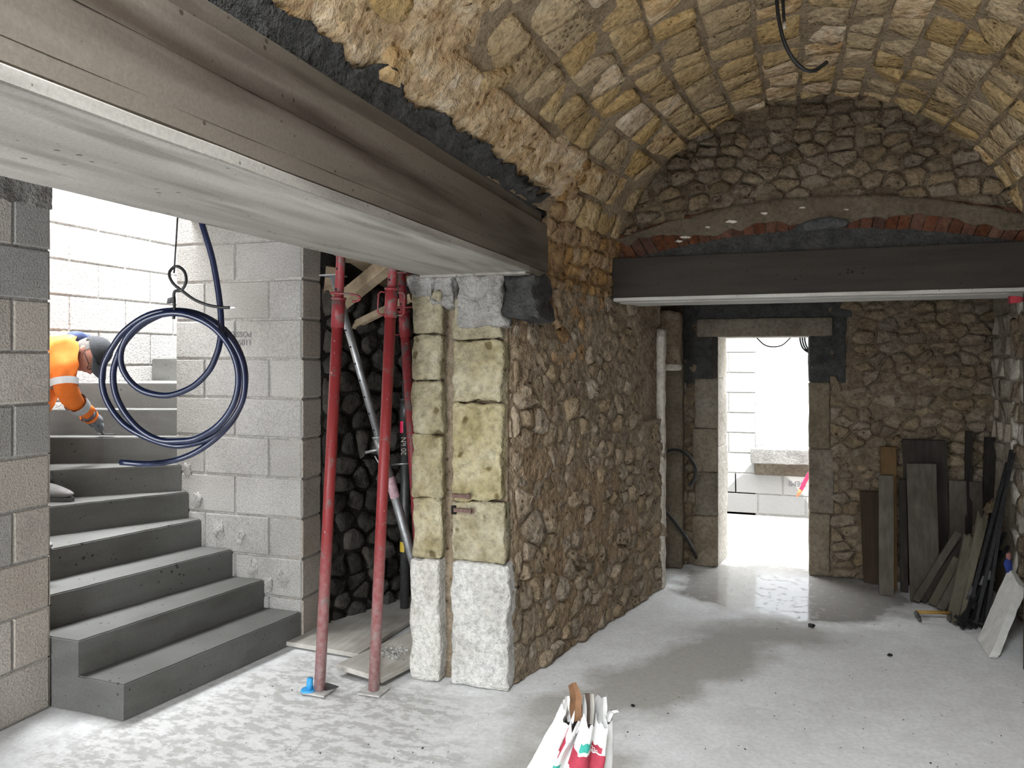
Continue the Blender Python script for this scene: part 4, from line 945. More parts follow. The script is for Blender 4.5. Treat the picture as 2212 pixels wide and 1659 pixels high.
b = B(); b.tube(spline(path, 5), 0.0102, 10); b.build('hose', M['hose'], hc, True)
tz = [(325,1580),(338,1400),(330,1250),(345,1150),(450,1130),(520,1000),(502,860),(430,780),(350,762),(272,830),(262,920),(330,1040),(480,1160),(650,1280),(850,1360),(1060,1400),(1200,1402)]
tie = empty('cable_tie', C(376, 660, 2.49), 'black cable tie and cord holding up the hose coil', 'cable tie')
b = B(); b.tube(spline([C(330+x/7.215, 470+y/7.215, 2.485+0.006*math.sin(i)) for i, (x, y) in enumerate(tz)], 5), 0.0048, 8); b.build('strap', M['black'], tie, True)
M['white_pl'] = plain('white_plastic', (0.75,0.75,0.74), 0.5, 0, 0.05, 10, bstr=0)
b = B(); b.tube([C(330+1195/7.215, 470+1402/7.215, 2.487), C(330+1300/7.215, 470+1400/7.215, 2.487)], [0.0045, 0.003], 8); b.build('tip', M['white_pl'], tie, True)
h0 = C(330+290/7.215, 470+1290/7.215, 2.482); b = B(); b.quadbox(h0+Vector((-.014,-.006,-.010)), h0+Vector((.012,-.002,-.006)), h0+Vector((.010,-.002,.012)), h0+Vector((-.010,-.006,.006)), (-.002,.012,0)); b.build('head', M['black'], tie)
b = B(); b.tube([C(376, 590, 2.49), C(383, 478, 2.50), C(392, 330, 2.52)], 0.0028, 6); b.build('cord', M['black'], tie, True)
# ---------------------------------------------------------------- cement sack in the foreground
SY = 2.45
M['sack'] = plain('white_woven_sack', (0.64,0.635,0.62), 0.75, 0, 0.04, 60, bstr=0.25)
M['sack_red'] = plain('red_print', (0.34,0.03,0.055), 0.7, 0, 0.12, 50)
M['sack_green'] = plain('teal_print', (0.03,0.30,0.24), 0.7, 0, 0.12, 50)
M['kraft'] = plain('brown_kraft_paper', (0.24,0.125,0.065), 0.85, 0, 0.2, 30, bstr=0.3)
M['kraft_dark'] = plain('dark_scrap', (0.10,0.075,0.06), 0.8, 0, 0.3, 30)
sk = empty('cement_sack', G(1215, 1955), 'torn white sack with red and green print in the foreground', 'sack')
rv = Vector((cy, sy, 0)); fv = Vector((-sy, cy, 0))
NA, NH = 200, 120
def sacksec(h):
    # h 0 floor .. 1 rim ; returns centre, half width, half depth
    zt = 0.615; z = zt*h; py = HORIZON+(CAM_H-z)/SY*FPX
    l = 1226-255*(1-h) if h > 0.5 else 1098.5-60*(0.5-h)*2; r_ = 1300+12*h
    return z, (l+r_)/2, (r_-l)/2, 0.085+0.055*(1-h)
def sackpt(a, h):
    z, cpx, hw, hd = sacksec(h); c0 = C(cpx, HORIZON, SY); hwm = hw*SY/FPX
    ca, sa = math.cos(a), math.sin(a); ex = 0.72
    u = math.copysign(abs(ca)**ex, ca)*hwm; w = math.copysign(abs(sa)**ex, sa)*hd
    p = Vector((c0.x, c0.y, z))+rv*u+fv*w
    f_ = 0.020*math.sin(a*9+h*3+1.5*nz((a, h, 0), 1.6))*(0.25+0.75*h)+0.020*fr((u*9, w*9, z*3.0), 1.0, 3.0)+0.005*fr((u*30, w*30, z*12), 1.0, 9)
    if h < 0.93: f_ += -0.035*math.exp(-((a-4.38)/0.12)**2)*min(1, h*1.5)      # deep crease between the two printed faces
    out = (rv*ca+fv*sa); p += out*f_*(1.0-0.2*h)
    if h > 0.80: # torn, wavy rim
        k = (h-0.80)/0.20; p.z += 0.055*k*fr((math.cos(a)*2.0, math.sin(a)*2.0, 1.0), 1.7, 5.0)+0.022*k*nz((math.cos(a)*6, math.sin(a)*6, 0), 1.6)
    return p
V = []; F = []; mi = []
for j in range(NH+1):
    for i in range(NA): V.append(sackpt(2*PI*i/NA, j/NH))
def sackmat(a, h):
    # right printed face: a 4.55..5.75 ; left printed face: a 3.75..4.3
    if 4.50 < a < 5.72 and 0.80-0.025*math.sin((a-4.5)*2.4) < h < 0.872-0.025*math.sin((a-4.5)*2.4): return 1
    if 4.66 < a < 4.90 and 0.872 < h < 0.915: return 2
    if 4.94 < a < 5.34 and 0.855 < h < 0.895: return 1
    if 3.72 < a < 4.04 and 0.835 < h < 0.93: return 1
    if 4.04 < a < 4.26 and 0.715 < h < 0.80: return 2
    if 3.72 < a < 3.95 and 0.66 < h < 0.72: return 1
    if 4.5 < a < 5.7 and 0.3 < h < 0.76 and int(h*90) % 3 == 0 and nz((a*9, h*40, 0), 1.0) > -0.1: return 3
    return 0
for j in range(NH):
    for i in range(NA):
        k = (i+1) % NA; F.append((j*NA+i, j*NA+k, (j+1)*NA+k, (j+1)*NA+i)); mi.append(sackmat(2*PI*(i+0.5)/NA, (j+0.5)/NH))
F.append(tuple(range(NA-1, -1, -1))); mi.append(0)
M['sack_grey'] = plain('grey_print', (0.42,0.42,0.43), 0.7, 0, 0.1, 50)
mk('bag', V, F, [M['sack'], M['sack_red'], M['sack_green'], M['sack_grey']], sk, True, mi)
# lettering on the printed panels
def sacktext(body, size, a, h, roll, m, dep=0.008):
    p = sackpt(a, h); e = 0.12; d1 = (sackpt(a+e, h)-sackpt(a-e, h)).normalized(); d2 = (sackpt(a, h+.05)-sackpt(a, h-.05)).normalized()
    n_ = d1.cross(d2).normalized(); d2 = n_.cross(d1); R3 = Matrix((d1, d2, n_)).transposed() @ Matrix.Rotation(roll, 3, 'Z')
    text(body, size, p+n_*dep, R3.to_euler(), m, sk, 'printed_lettering', 0.0006)
sacktext('Cim', 0.026, 3.90, 0.883, -1.3, M['sack'], 0.010); sacktext('roc', 0.020, 5.14, 0.877, -0.1, M['sack'], 0.008)
# scraps poking out of the sack
def scrap(name, pts, w, m, twist=0.0, th=0.003):
    b = B(); P = spline(pts, 5); n = len(P); rows = []
    for i, p in enumerate(P):
        k = i/(n-1); a = twist*k; ww = w*(1-0.35*abs(k-0.6)); s_ = (rv*math.cos(a)+fv*math.sin(a))*ww/2; cur = fv*0.25*ww
        rows.append([p-s_, p+cur*0.6, p+s_])
    for i in range(n-1):
        for q in range(2): b.quadbox(rows[i][q], rows[i][q+1], rows[i+1][q+1], rows[i+1][q], fv*th)
    return b.build(name, m, sk)
S_ = lambda px, py, d=0.0: C(px, py, SY+d)
scrap('paper_scrap', [S_(1246, 1560), S_(1243, 1530), S_(1244, 1505), S_(1236, 1478)], 0.045, M['kraft'], 0.8)
scrap('paper_scrap', [S_(1256, 1560, .02), S_(1253, 1535, .02), S_(1251, 1512, .02), S_(1247, 1492, .02)], 0.022, M['kraft'], 1.5)
scrap('paper_scrap', [S_(1232, 1560), S_(1227, 1530), S_(1225, 1505)], 0.022, M['sack'], 0.6)
scrap('paper_scrap', [S_(1262, 1565, .02), S_(1263, 1530, .02), S_(1262, 1502, .02)], 0.018, M['sack'], 1.2)
scrap('card_strip', [S_(1270, 1565, .03), S_(1271, 1530, .03), S_(1270, 1500, .03)], 0.030, M['kraft_dark'], 0.0, 0.006)
scrap('card_strip', [S_(1278, 1565, .015), S_(1280, 1530, .015), S_(1279, 1500, .015)], 0.014, M['dust_wood'], 0.3, 0.006)
scrap('paper_scrap', [S_(1300, 1562), S_(1303, 1535), S_(1304, 1508)], 0.030, M['sack'], 0.7)
scrap('paper_scrap', [S_(1312, 1560, -.02), S_(1317, 1545, -.02), S_(1325, 1535, -.02), S_(1332, 1540, -.02)], 0.022, M['sack'], 0.4)
# ---------------------------------------------------------------- boards stacked in the back right corner
M['b_brown'] = wood('dark_brown_plank', (0.036,0.024,0.015), (0.063,0.042,0.027), 2)
M['b_grey'] = wood('grey_weathered_plank', (0.072,0.063,0.051), (0.114,0.100,0.083), 2)
M['b_dark'] = wood('dark_weathered_plank', (0.024,0.020,0.017), (0.042,0.036,0.030), 2)
M['b_ochre'] = wood('ochre_plank', (0.096,0.054,0.021), (0.132,0.081,0.036), 2)
M['b_pale'] = wood('split_pale_timber', (0.102,0.090,0.066), (0.150,0.135,0.099), 2)
def leanb(label, bl, br, tl, tr, yw, m, th=0.024, splint=False):
    a, b_, d_, c_ = G(*bl), G(*br), onY(*tl, yw), onY(*tr, yw)
    r = bmesh.new(); N = 8; t = Vector((0, th, 0.004)); rows = []
    for i in range(N+1):
        k = i/N; l, q = a.lerp(d_, k), b_.lerp(c_, k); w = [l.lerp(q, j/4) for j in range(5)]
        if i == N and splint: w = [x+Vector((0, 0, random.Random(j*7+int(bl[0])).uniform(-0.02, 0.05))) for j, x in enumerate(w)]
        rows.append(w)
    f_ = [[r.verts.new(x+nv(x, 3, 1)*0.003) for x in w] for w in rows]; k_ = [[r.verts.new(x+t+nv(x, 3, 1)*0.003) for x in w] for w in rows]
    for i in range(N):
        for j in range(4):
            r.faces.new((f_[i][j], f_[i][j+1], f_[i+1][j+1], f_[i+1][j])); r.faces.new((k_[i][j+1], k_[i][j], k_[i+1][j], k_[i+1][j+1]))
        r.faces.new((f_[i][0], f_[i+1][0], k_[i+1][0], k_[i][0])); r.faces.new((f_[i][4], k_[i][4], k_[i+1][4], f_[i+1][4]))
    for j in range(4):
        r.faces.new((f_[0][j+1], f_[0][j], k_[0][j], k_[0][j+1])); r.faces.new((f_[N][j], f_[N][j+1], k_[N][j+1], k_[N][j]))
    o = from_bm('wooden_board', r, m); tag(o, label, 'board', 'boards leaning in the back corner'); return o
leanb('dark brown plank, nearest the doorway of the leaning boards', (1866,1258), (1902,1263), (1857,1062), (1899,1063), 6.55, M['b_brown'])
leanb('ochre topped plank behind the narrow grey plank right of the doorway', (1903,1270), (1938,1275), (1902,965), (1936,967), 6.54, M['b_ochre'])
leanb('narrow grey plank standing in front of the ochre plank', (1899,1284), (1931,1287), (1898,1027), (1930,1028), 6.46, M['b_grey'])
leanb('large dark panel behind the wide grey plank', (1962,1264), (2050,1270), (1949,950), (2045,952), 6.53, M['b_dark'])
leanb('thin dark batten between the narrow and wide grey planks', (1946,1278), (1962,1280), (1942,1036), (1957,1037), 6.48, M['b_dark'])
leanb('wide grey plank in the middle of the leaning boards', (1967,1300), (2032,1296), (1958,1002), (2022,1003), 6.44, M['b_grey'])
leanb('short grey plank right of the large dark panel', (2053,1268), (2092,1264), (2050,1038), (2087,1040), 6.50, M['b_grey'])
leanb('tall thin dark batten right of the large dark panel', (2084,1268), (2100,1266), (2086,932), (2101,934), 6.46, M['b_dark'])
leanb('short grey plank behind the black steel bars', (2098,1262), (2128,1256), (2094,1040), (2122,1042), 6.52, M['b_grey'])
leanb('tall dark plank in the corner by the right wall', (2116,1262), (2142,1256), (2128,945), (2151,948), 6.48, M['b_dark'])
def leant(label, base, top, w, m, yw=6.2, th=0.04):
    a, b_ = G(*base), onY(*top, yw); t = (b_-a).normalized(); s_ = t.cross(Vector((0,-1,0.3))).normalized()*w/2; n_ = s_.cross(t).normalized()*th
    a = a+Vector((0, 0, abs(s_.z)+0.01)); b = B(); b.quadbox(a-s_, a+s_, b_+s_, b_-s_, n_ if n_.y > 0 else -n_)
    o = b.build('timber_batten', m); tag(o, label, 'timber', 'low timbers leaning in the corner'); return o
leant('leftmost of the short slanting timbers by the yellow clamp', (1978,1304), (2070,1150), 0.045, M['b_grey'])
leant('dark short slanting timber, second from the left', (1993,1305), (2086,1166), 0.045, M['b_dark'], 6.22)
leant('pale brown short slanting timber above the yellow clamp', (2013,1312), (2068,1206), 0.05, M['b_pale'], 6.1)
leant('grey slanting timber right of the pale brown one', (2032,1322), (2096,1196), 0.05, M['b_grey'], 6.12)
leant('dark slanting timber left of the split pale plank', (2040,1322), (2106,1186), 0.045, M['b_dark'], 6.16)
leanb('split pale plank with a jagged top beside the black bars', (2046,1340), (2066,1352), (2084,1158), (2110,1164), 6.02, M['b_pale'], 0.03, True)
leanb('taller split pale plank behind the black bars', (2062,1346), (2078,1350), (2114,1116), (2134,1126), 6.08, M['b_pale'], 0.025, True)
# black steel bars with T ends
M['black_steel'] = plain('black_steel', (0.022,0.022,0.023), 0.5, 0.5, 0.4, 40)
rb = random.Random(8)
tops = [(2184,972),(2190,978),(2176,1000),(2168,1040),(2158,1075),(2150,1100),(2163,1120),(2140,1110),(2172,1150),(2150,1160),(2160,1190),(2178,1180),(2134,1150),(2144,1200)]
ordn = ['third', 'fourth', 'fifth', 'sixth', 'seventh', 'eighth', 'ninth', 'tenth', 'eleventh', 'twelfth', 'thirteenth']
rank = sorted(range(14), key=lambda i: tops[i][1]); where = ['']*14
for n_, i in enumerate(rank): where[i] = ('longest black steel bar, its tip highest on the right wall', 'second tallest black steel bar, just behind the longest one')[n_] if n_ < 2 else ('shortest black steel bar of the corner bundle' if n_ == 13 else ordn[n_-2]+' tallest black steel bar of the bundle leaning in the corner')
for i, tp in enumerate(tops):
    k = i/len(tops); a = G(2128-58*((i*5) % 14)/14, 1362-30*((i*3) % 14)/14); c_ = onX(tp[0], tp[1], 1.535-0.02*rb.random())
    t = (c_-a).normalized(); r = empty('steel_bar', a, where[i], 'steel bar', 'black steel bars in the corner')
    a2 = a+Vector((0,0,.03)); s_ = t.cross(Vector((0,-1,0.2))).normalized()*0.010; n_ = s_.cross(t).normalized()*0.010
    b = B(); b.quadbox(a2-s_-n_, a2+s_-n_, c_+s_-n_, c_-s_-n_, n_*2); b.build('bar', M['black_steel'], r)
    b = B(); w = s_.normalized()*0.042; b.quadbox(a2-w-n_, a2+w-n_, a2+w-n_+t*0.016, a2-w-n_+t*0.016, n_*2.4); b.quadbox(a2-w*0.35-n_*1.4-t*.045+Vector((0,0,.02)), a2+w*0.35-n_*1.4-t*.045+Vector((0,0,.02)), a2+w*0.28-n_*1.4, a2-w*0.28-n_*1.4, n_*2.6); b.build('t_foot', M['black_steel'], r)
    b = B(); q = a2+t*rb.uniform(.12, .3); b.quadbox(q-w*0.5-n_*2, q+w*0.5-n_*2, q+w*0.35-n_*2+t*0.06, q-w*0.35-n_*2+t*0.06, n_*0.8); b.build('lug', M['steel_dark'], r)
# white slab, blue glove, yellow clamp
M['white_slab'] = plain('chalky_white_slab', (0.62,0.61,0.58), 0.9, 0, 0.1, 20, bstr=0.3)
A_, B_, C2, D_ = G(2111, 1382), G(2137, 1421), onX(2201, 1263, 1.43), onX(2178, 1226, 1.43)
nrm = (B_-A_).cross(D_-A_).normalized()
if nrm.z > 0: nrm = -nrm
bm = bmesh.new(); N = 10; fr_ = []; bk = []
for i in range(N+1):
    r_ = []; q_ = []
    for j in range(6):
        p = A_.lerp(B_, j/5).lerp(D_.lerp(C2, j/5), i/N); r_.append(bm.verts.new(p+nv(p, 14, 2)*0.005)); q_.append(bm.verts.new(p+nrm*0.045+nv(p, 14, 5)*0.006))
    fr_.append(r_); bk.append(q_)
for i in range(N):
    for j in range(5):
        bm.faces.new((fr_[i][j], fr_[i][j+1], fr_[i+1][j+1], fr_[i+1][j])); bm.faces.new((bk[i][j+1], bk[i][j], bk[i+1][j], bk[i+1][j+1]))
    bm.faces.new((fr_[i][0], fr_[i+1][0], bk[i+1][0], bk[i][0])); bm.faces.new((fr_[i][5], bk[i][5], bk[i+1][5], fr_[i+1][5]))
for j in range(5):
    bm.faces.new((fr_[0][j+1], fr_[0][j], bk[0][j], bk[0][j+1])); bm.faces.new((fr_[N][j], fr_[N][j+1], bk[N][j+1], bk[N][j]))
for v in bm.verts: v.co.z = max(v.co.z, 0.002)
o = from_bm('plaster_slab', bm, M['white_slab']); tag(o, 'chalky white slab leaning at the right edge before the black bars', 'slab')
M['glove_blue'] = plain('blue_cloth', (0.02,0.04,0.20), 0.8, 0, 0.2, 30); M['glove_pink'] = plain('pinkish_cloth', (0.28,0.12,0.12), 0.8, 0, 0.2, 30)
g0 = C(2178, 1216, 4.86); r = empty('work_glove', g0-Vector((0,0,.05)), 'blue and pink rag stuck on the black bars by the right wall', 'rag')
def blob(name, c0, rx, ry, rz, m, parent, seed=0, amp=0.25):
    bm = bmesh.new(); bmesh.ops.create_icosphere(bm, subdivisions=3, radius=1)
    for v in bm.verts:
        d = 1+amp*nz(v.co, 1.6, seed); v.co = Vector((v.co.x*rx*d, v.co.y*ry*d, v.co.z*rz*d))+c0
    return from_bm(name, bm, m, parent, True)
blob('cuff', g0+Vector((0,0,-.015)), .022, .018, .042, M['glove_blue'], r, 1); blob('fold', g0+Vector((.002,0,.042)), .016, .014, .026, M['glove_pink'], r, 2)
y0, y1 = G(1978, 1338), G(2052, 1340); r = empty('bar_clamp', y0, 'yellow bar clamp lying on the floor before the slanting timbers', 'clamp')
up = Vector((0,0,.05)); M['yel_dark'] = plain('dirty_yellow_paint', (0.34,0.20,0.05), 0.6, 0, 0.2, 30)
b = B(); b.tube([y0+up, y1+up], 0.012, 10); b.build('bar', M['yel_dark'], r, True)
b = B(); b.tube([y1+up, y1+Vector((.05,-.02,.03)), y1+Vector((.09,-.05,.008))], [.011,.010,.007], 8); b.tube([y1+up, y1+Vector((-.01,-.05,.006))], [.010,.007], 8); b.build('leg', M['steel_dark'], r, True)
b = B(); b.tube([y0+up, y0+Vector((.015,-.03,.02)), y0+Vector((.02,-.05,.006))], [.014,.013,.010], 8); b.build('jaw', M['steel_dark'], r, True)
# ---------------------------------------------------------------- black cables hanging from the vault
pts = [vault(3.18, 1.69), C(1676, -60, 3.0), C(1678, 0, 3.0), C(1683, 45, 3.0), C(1694, 90, 3.0), C(1714, 128, 3.0), C(1738, 150, 3.0), C(1760, 152, 3.0), C(1787, 134, 3.0)]
b = B(); b.tube(spline(pts, 8), 0.0075, 10); o = b.build('ceiling_cable', M['black'], None, True); tag(o, 'black cable hanging from the vault in a wide hook', 'cable')
r = empty('ceiling_cable', C(1693, 48, 3.0), 'short straight black cable with pale stripped end hanging from the vault', 'cable')
b = B(); b.tube(spline([vault(3.19, 1.71), C(1688, -50, 3.0), C(1691, 0, 3.0), C(1694, 48, 3.0)], 5), 0.0065, 10); b.build('sheath', M['black'], r, True)
b = B(); b.tube([C(1694, 46, 3.0), C(1695, 62, 2.99)], 0.0055, 8); b.build('stripped_end', M['lime'], r, True)
q = C(2160, 6, 3.1); b = B(); b.tube(spline([q+Vector((-.03,.0,-.02)), q, q+Vector((.05,.02,.05)), q+Vector((.12, .03, .12))], 4), 0.012, 8); o = b.build('ceiling_cable', M['black'], None, True); tag(o, 'black cable stub at the top right corner of the vault', 'cable')
# grit and scraps on the floor
rr = random.Random(4); b = B()
for i in range(420):
    px, py = rr.uniform(150, 2212), 1240+rr.random()**0.7*419; q = G(px, py)
    if q.x < xleft(max(3.9, q.y))+0.05 and q.y > 3.6 and q.x > -2.9: continue
    if q.x < -2.75 or q.x > 1.3: continue
    s = rr.uniform(.002, .006)*(1.6 if rr.random() < .12 else 1)
    vs = [q+Vector((rr.uniform(-s, s), rr.uniform(-s, s), rr.uniform(0, s))) for _ in range(5)]+[q]
    b.cur = 1 if rr.random() < 0.45 else 0
    b.add(vs, [(0,1,2),(0,2,3),(0,3,4),(1,2,5),(2,3,5),(3,4,5),(4,0,5)])
o = b.build('grit', [M['infill'], M['lime']]); tag(o, 'small grit and plaster crumbs scattered over the floor', 'grit', kind='stuff')
def chip(label, px, py, s, m):
    q = G(px, py); o = blob('stone_chip', q+Vector((0,0,s*.3)), s, s*.8, s*.5, m, None, px, 0.7); tag(o, label, 'debris'); return o
chip('dark lump on the damp floor in front of the doorway', 1752, 1353, .022, M['black_steel']); chip('small dark stone on the floor right of the sack top', 1367, 1525, .010, M['black_steel'])
chip('tiny dark scrap on the right foreground floor', 1922, 1416, .014, M['black_steel']); chip('small pale stone by the foot of the left conduit', 1458, 1226, .016, M['lime'])
# ---------------------------------------------------------------- mason bent over the upper steps
M['skin'] = plain('skin', (0.50,0.25,0.19), 0.55, 0, 0.08, 30, bstr=0.05); M['hivis'] = plain('orange_hivis', (0.95,0.22,0.03), 0.75, 0, 0.08, 14, bstr=0.3)
M['hivis_lit'] = plain('toplit_orange_hivis', (0.90,0.62,0.10), 0.75, 0, 0.08, 14, bstr=0.3); M['navy'] = plain('navy_cloth', (0.05,0.07,0.17), 0.85, 0, 0.15, 20, bstr=0.3)
M['trouser'] = plain('grey_work_trousers', (0.10,0.105,0.12), 0.9, 0, 0.15, 20, bstr=0.3); M['cap'] = plain('charcoal_cap', (0.035,0.037,0.042), 0.85, 0, 0.2, 60, bstr=0.2)
M['glove'] = plain('grey_knit_glove', (0.17,0.18,0.20), 0.85, 0, 0.15, 60, bstr=0.3); M['reflect'] = plain('silver_reflective', (0.50,0.51,0.52), 0.35, 0.2, 0.06, 40)
M['shoe'] = plain('dusty_grey_shoe', (0.27,0.265,0.26), 0.85, 0, 0.15, 30, bstr=0.2); M['sole'] = plain('dark_sole', (0.10,0.10,0.10), 0.8)
foot = C(140, 1080, 4.74); foot.z = 0.877
man = empty('person', foot, 'person in orange high visibility jacket and dark cap, bending to trowel the stairs', 'person')
J = {'pel': C(14, 838, 4.85), 'waist': C(62, 800, 4.85), 'chest': C(104, 768, 4.87), 'neck': C(148, 742, 4.88), 'nk2': C(170, 752, 4.88),
     'shR': C(131, 757, 4.72), 'elR': C(140, 848, 4.66), 'wrR': C(194, 899, 4.95), 'shL': C(150, 748, 5.02), 'elL': C(104, 842, 5.10), 'wrL': C(92, 905, 4.98),
     'hiR': C(24, 858, 4.76), 'knR': C(70, 955, 4.70), 'anR': C(92, 1056, 4.74), 'hiL': C(14, 858, 4.95), 'knL': C(60, 960, 4.75), 'anL': Vector((-3.86, 3.08, 0.80))}
rad = {'pel': .155, 'waist': .145, 'chest': .165, 'neck': .085, 'nk2': .06, 'shR': .085, 'elR': .068, 'wrR': .046, 'shL': .085, 'elL': .065, 'wrL': .045, 'hiR': .105, 'knR': .075, 'anR': .055, 'hiL': .105, 'knL': .075, 'anL': .055}
ed = [('pel','waist'),('waist','chest'),('chest','neck'),('neck','nk2'),('chest','shR'),('shR','elR'),('elR','wrR'),('chest','shL'),('shL','elL'),('elL','wrL'),('pel','hiR'),('hiR','knR'),('knR','anR'),('pel','hiL'),('hiL','knL'),('knL','anL')]
keys = list(J); me = bpy.data.meshes.new('body'); me.from_pydata([J[k] for k in keys], [(keys.index(a), keys.index(c_)) for a, c_ in ed], []); tmp = bpy.data.objects.new('tmp', me); COL.objects.link(tmp)
sm = tmp.modifiers.new('skin', 'SKIN')
for k, sv in zip(keys, me.skin_vertices[0].data): sv.radius = (rad[k], rad[k]); sv.use_root = (k == 'pel')
ss = tmp.modifiers.new('sub', 'SUBSURF'); ss.levels = 2; ss.render_levels = 2
dg = bpy.context.evaluated_depsgraph_get(); em = bpy.data.meshes.new_from_object(tmp.evaluated_get(dg)); bpy.data.objects.remove(tmp)
vs = [v.co.copy() for v in em.vertices]; fs = [list(p.vertices) for p in em.polygons]
def seg(p, a, c_):
    d = c_-a; t = max(0, min(1, (p-a).dot(d)/d.length_squared)); return (p-(a+d*t)).length
vs = [v+nv(v, 17, 2)*0.017+nv(v, 8, 1)*0.012 for v in vs]; mi = []
for f_ in fs:
    c0 = sum((vs[i] for i in f_), Vector())/len(f_); best = min(ed, key=lambda e: seg(c0, J[e[0]], J[e[1]])-0.5*(rad[e[0]]+rad[e[1]]))
    if best in (('pel','hiR'),('hiR','knR'),('knR','anR'),('pel','hiL'),('hiL','knL'),('knL','anL')): mi.append(1)
    elif best == ('neck','nk2'): mi.append(2)
    elif best == ('chest','neck') and c0.z > 1.86: mi.append(3)  # yellow puts the glare of the top light into the orange shoulder cloth
    else: mi.append(0)
mk('body', vs, fs, [M['hivis'], M['trouser'], M['navy'], M['hivis_lit']], man, True, mi)
def band(a, c_, k0, k1, r0, r1, nm='reflective_stripe', m=None):
    b = B(); b.tube([a.lerp(c_, k0), a.lerp(c_, (k0+k1)/2), a.lerp(c_, k1)], [r0, (r0+r1)/2, r1], 20, False); o = b.build(nm, m or M['reflect'], man, True); return o
band(J['shR'], J['elR'], .70, .86, .081, .078); band(J['elR'], J['wrR'], .40, .62, .068, .062); band(J['waist'], J['chest'], .2, .45, .168, .172)
band(J['elR'], J['wrR'], .93, 1.03, .054, .050, 'cuff', M['hivis'])
blob('hood', C(166, 732, 4.90), .055, .085, .055, M['navy'], man, 4, 0.35)
# head: crown up and to the right, face turned down to the work
hc0 = C(196, 764, 4.82); U = (rv*0.93+Vector((0,0,1))*0.33+fv*0.05).normalized(); Fd = (rv*0.33-Vector((0,0,1))*0.92-fv*0.22); Fd = (Fd-U*Fd.dot(U)).normalized(); Sd = U.cross(Fd).normalized()
if Sd.dot(fv) > 0: Sd = -Sd            # Sd points to the camera
def HP(s, f_, u): return hc0+(Sd*s+Fd*f_+U*u)*1.08
bm = bmesh.new(); bmesh.ops.create_uvsphere(bm, u_segments=32, v_segments=24, radius=1)
for v in bm.verts:
    x, y, z = v.co; s, f_, u = x*0.076, y*0.096, z*0.118
    if z < 0: s *= 1+0.22*z; f_ += 0.012*max(0, y)*(-z)                     # jaw narrows, chin forward
    if y > 0.5:
        f_ += 0.026*math.exp(-((x/0.16)**2+((z+0.22)/0.17)**2))             # nose
        f_ -= 0.011*(math.exp(-(((x-0.36)/0.2)**2+((z-0.02)/0.13)**2))+math.exp(-(((x+0.36)/0.2)**2+((z-0.02)/0.13)**2)))
        f_ += 0.007*math.exp(-((x/0.3)**2+((z+0.52)/0.07)**2))-0.005*math.exp(-((x/0.3)**2+((z+0.46)/0.03)**2))
        f_ += 0.010*math.exp(-((x/0.25)**2+((z+0.82)/0.13)**2))
    v.co = HP(s, f_, u)
hd = from_bm('head', bm, M['skin'], man, True)
for sg in (-1, 1): blob('ear', HP(sg*0.077, -0.005, 0.0), .014, .018, .026, M['skin'], hd, sg, 0.3)
M['hair'] = plain('grey_hair', (0.16,0.15,0.14), 0.8, 0, 0.2, 90)
bm = bmesh.new(); bmesh.ops.create_uvsphere(bm, u_segments=24, v_segments=16, radius=1)
bmesh.ops.delete(bm, geom=[v for v in bm.verts if v.co.y > 0.05 or v.co.z < -0.55 or v.co.z > 0.5], context='VERTS')
for v in bm.verts: v.co = HP(v.co.x*0.079, v.co.y*0.099, v.co.z*0.118)
from_bm('hair', bm, M['hair'], man, True)
bm = bmesh.new(); bmesh.ops.create_uvsphere(bm, u_segments=28, v_segments=20, radius=1)
bmesh.ops.delete(bm, geom=[v for v in bm.verts if v.co.z < 0.30-0.30*max(0, -v.co.y)], context='VERTS')
for v in bm.verts: v.co = HP(v.co.x*0.082, v.co.y*0.102, v.co.z*0.124+0.003)
cp_ = from_bm('cap', bm, M['cap'], man, True)
b = B(); rows = []
for i in range(9):
    a = -1.05+2.1*i/8; rows.append((HP(0.083*math.sin(a), 0.098*math.cos(a), 0.042), HP(0.080*math.sin(a)*1.05, 0.085+0.095*math.cos(a), 0.034-0.02*abs(math.sin(a)))))
for i in range(8): b.quadbox(rows[i][0], rows[i+1][0], rows[i+1][1], rows[i][1], U*0.005)
b.build('visor', M['cap'], cp_)
b = B()
for sg in (-1, 1):
    b.tube([HP(sg*0.034+0.026*math.cos(a), 0.103-0.010*abs(math.cos(a)), 0.002+0.019*math.sin(a)) for a in lin(0, 2*PI, 17)], 0.0022, 6, False)
    b.tube([HP(sg*0.060, 0.090, 0.006), HP(sg*0.080, 0.04, 0.008), HP(sg*0.081, -0.01, 0.004)], 0.0022, 6)
b.build('glasses', M['black'], man, True)
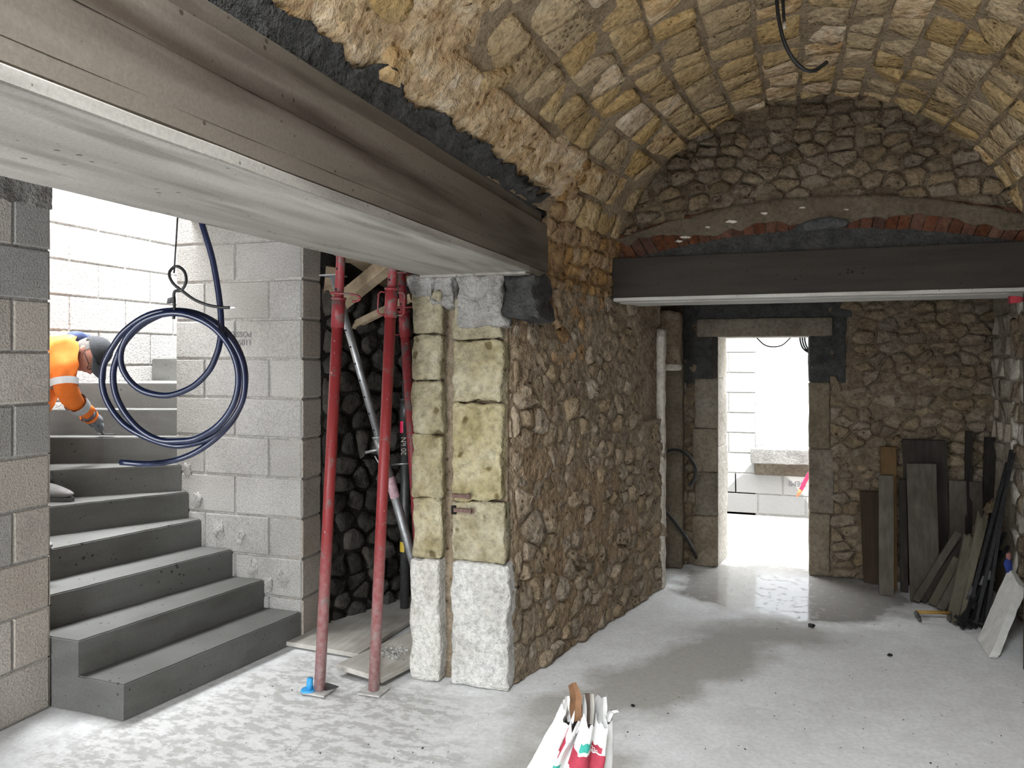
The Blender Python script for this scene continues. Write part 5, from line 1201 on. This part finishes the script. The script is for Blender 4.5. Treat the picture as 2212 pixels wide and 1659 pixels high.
# gloved hand gripping the trowel
w0 = J['wrR']; hp = C(207, 910, 5.02)
b = B(); b.tube([w0-(hp-w0)*0.35, w0.lerp(hp, .35), hp, hp+(hp-w0).normalized()*0.025], [.042, .043, .046, .036], 14)
kn = [C(212+2.5*i, 903+4*i, 5.005+0.012*i) for i in range(4)]
for i, k0 in enumerate(kn):
    l = (.030, .034, .032, .026)[i]; dn = Vector((0,0,-1)); cu_ = (-fv*0.2+rv*0.35)
    p1 = k0+(cu_+dn*0.9).normalized()*l; p2 = p1+(dn*0.9-rv*0.5).normalized()*l*0.85; p3 = p2+(-rv*0.9+dn*0.2).normalized()*l*0.6
    b.tube(spline([k0-(cu_)*0.03, k0, p1, p2, p3], 3), [.0105]*10+[.009, .0085, .008], 8)
tb = C(200, 915, 4.97); b.tube(spline([C(200, 907, 4.98), tb, C(208, 922, 4.99), C(215, 927, 5.02)], 3), [.0125]*5+[.011, .011, .010, .009, .009], 8)
b.build('gloved_hand', M['glove'], man, True)
tw = empty('trowel', C(222, 940, 5.12), 'small steel trowel held by the gloved hand on the wet step', 'trowel')
b = B(); b.tube([C(207, 912, 5.03), C(217, 929, 5.06)], 0.012, 10); b.build('handle', M['b_dark'], tw, True)
b = B(); b.tube(spline([C(217, 928, 5.06), C(219, 935, 5.09), C(224, 938, 5.13)], 3), 0.005, 8); b.build('tang', M['steel_dark'], tw, True)
q = C(226, 939, 5.13); q.z = R*7+0.014; b = B(); b.quadbox(q+rv*-.05-fv*.02, q+rv*.06-fv*.012, q+rv*.065+fv*.02, q-rv*.045+fv*.025, (0,0,.006)); b.build('blade', M['steel_dark'], tw)
# shoes
def shoe(an, dirv, z0):
    d = dirv.normalized(); s_ = Vector((-d.y, d.x, 0)); bm = bmesh.new(); bmesh.ops.create_uvsphere(bm, u_segments=24, v_segments=16, radius=1)
    for v in bm.verts:
        x, y, z = v.co; L = x*0.145; w = y*0.048*(1-0.12*x); h = z
        zt = 0.108-0.040*max(0, (x+0.25))/1.25 if z > 0 else 0.0
        hz = 0.045+(zt-0.045)*z if z > 0 else 0.045+0.035*z
        v.co = Vector((an.x, an.y, z0))+d*(L+0.055)+s_*w+Vector((0, 0, hz))
    from_bm('shoe', bm, M['shoe'], man, True)
    b = B(); rows = [Vector((an.x, an.y, z0))+d*(math.cos(a)*0.148+0.055)+s_*math.sin(a)*0.05*(1-0.12*math.cos(a)) for a in lin(0, 2*PI, 25)[:-1]]
    n = len(rows); b.add(rows+[p+Vector((0,0,.022)) for p in rows], [tuple(range(n-1,-1,-1)), tuple(range(n, 2*n))]+[(i, (i+1) % n, n+(i+1) % n, n+i) for i in range(n)]); b.build('sole', M['sole'], man)
shoe(C(98, 1078, 4.72), rv*1.0-fv*0.2, 0.878); shoe(Vector((-3.86, 3.08, 0)), rv*1.0-fv*0.3, 0.703)
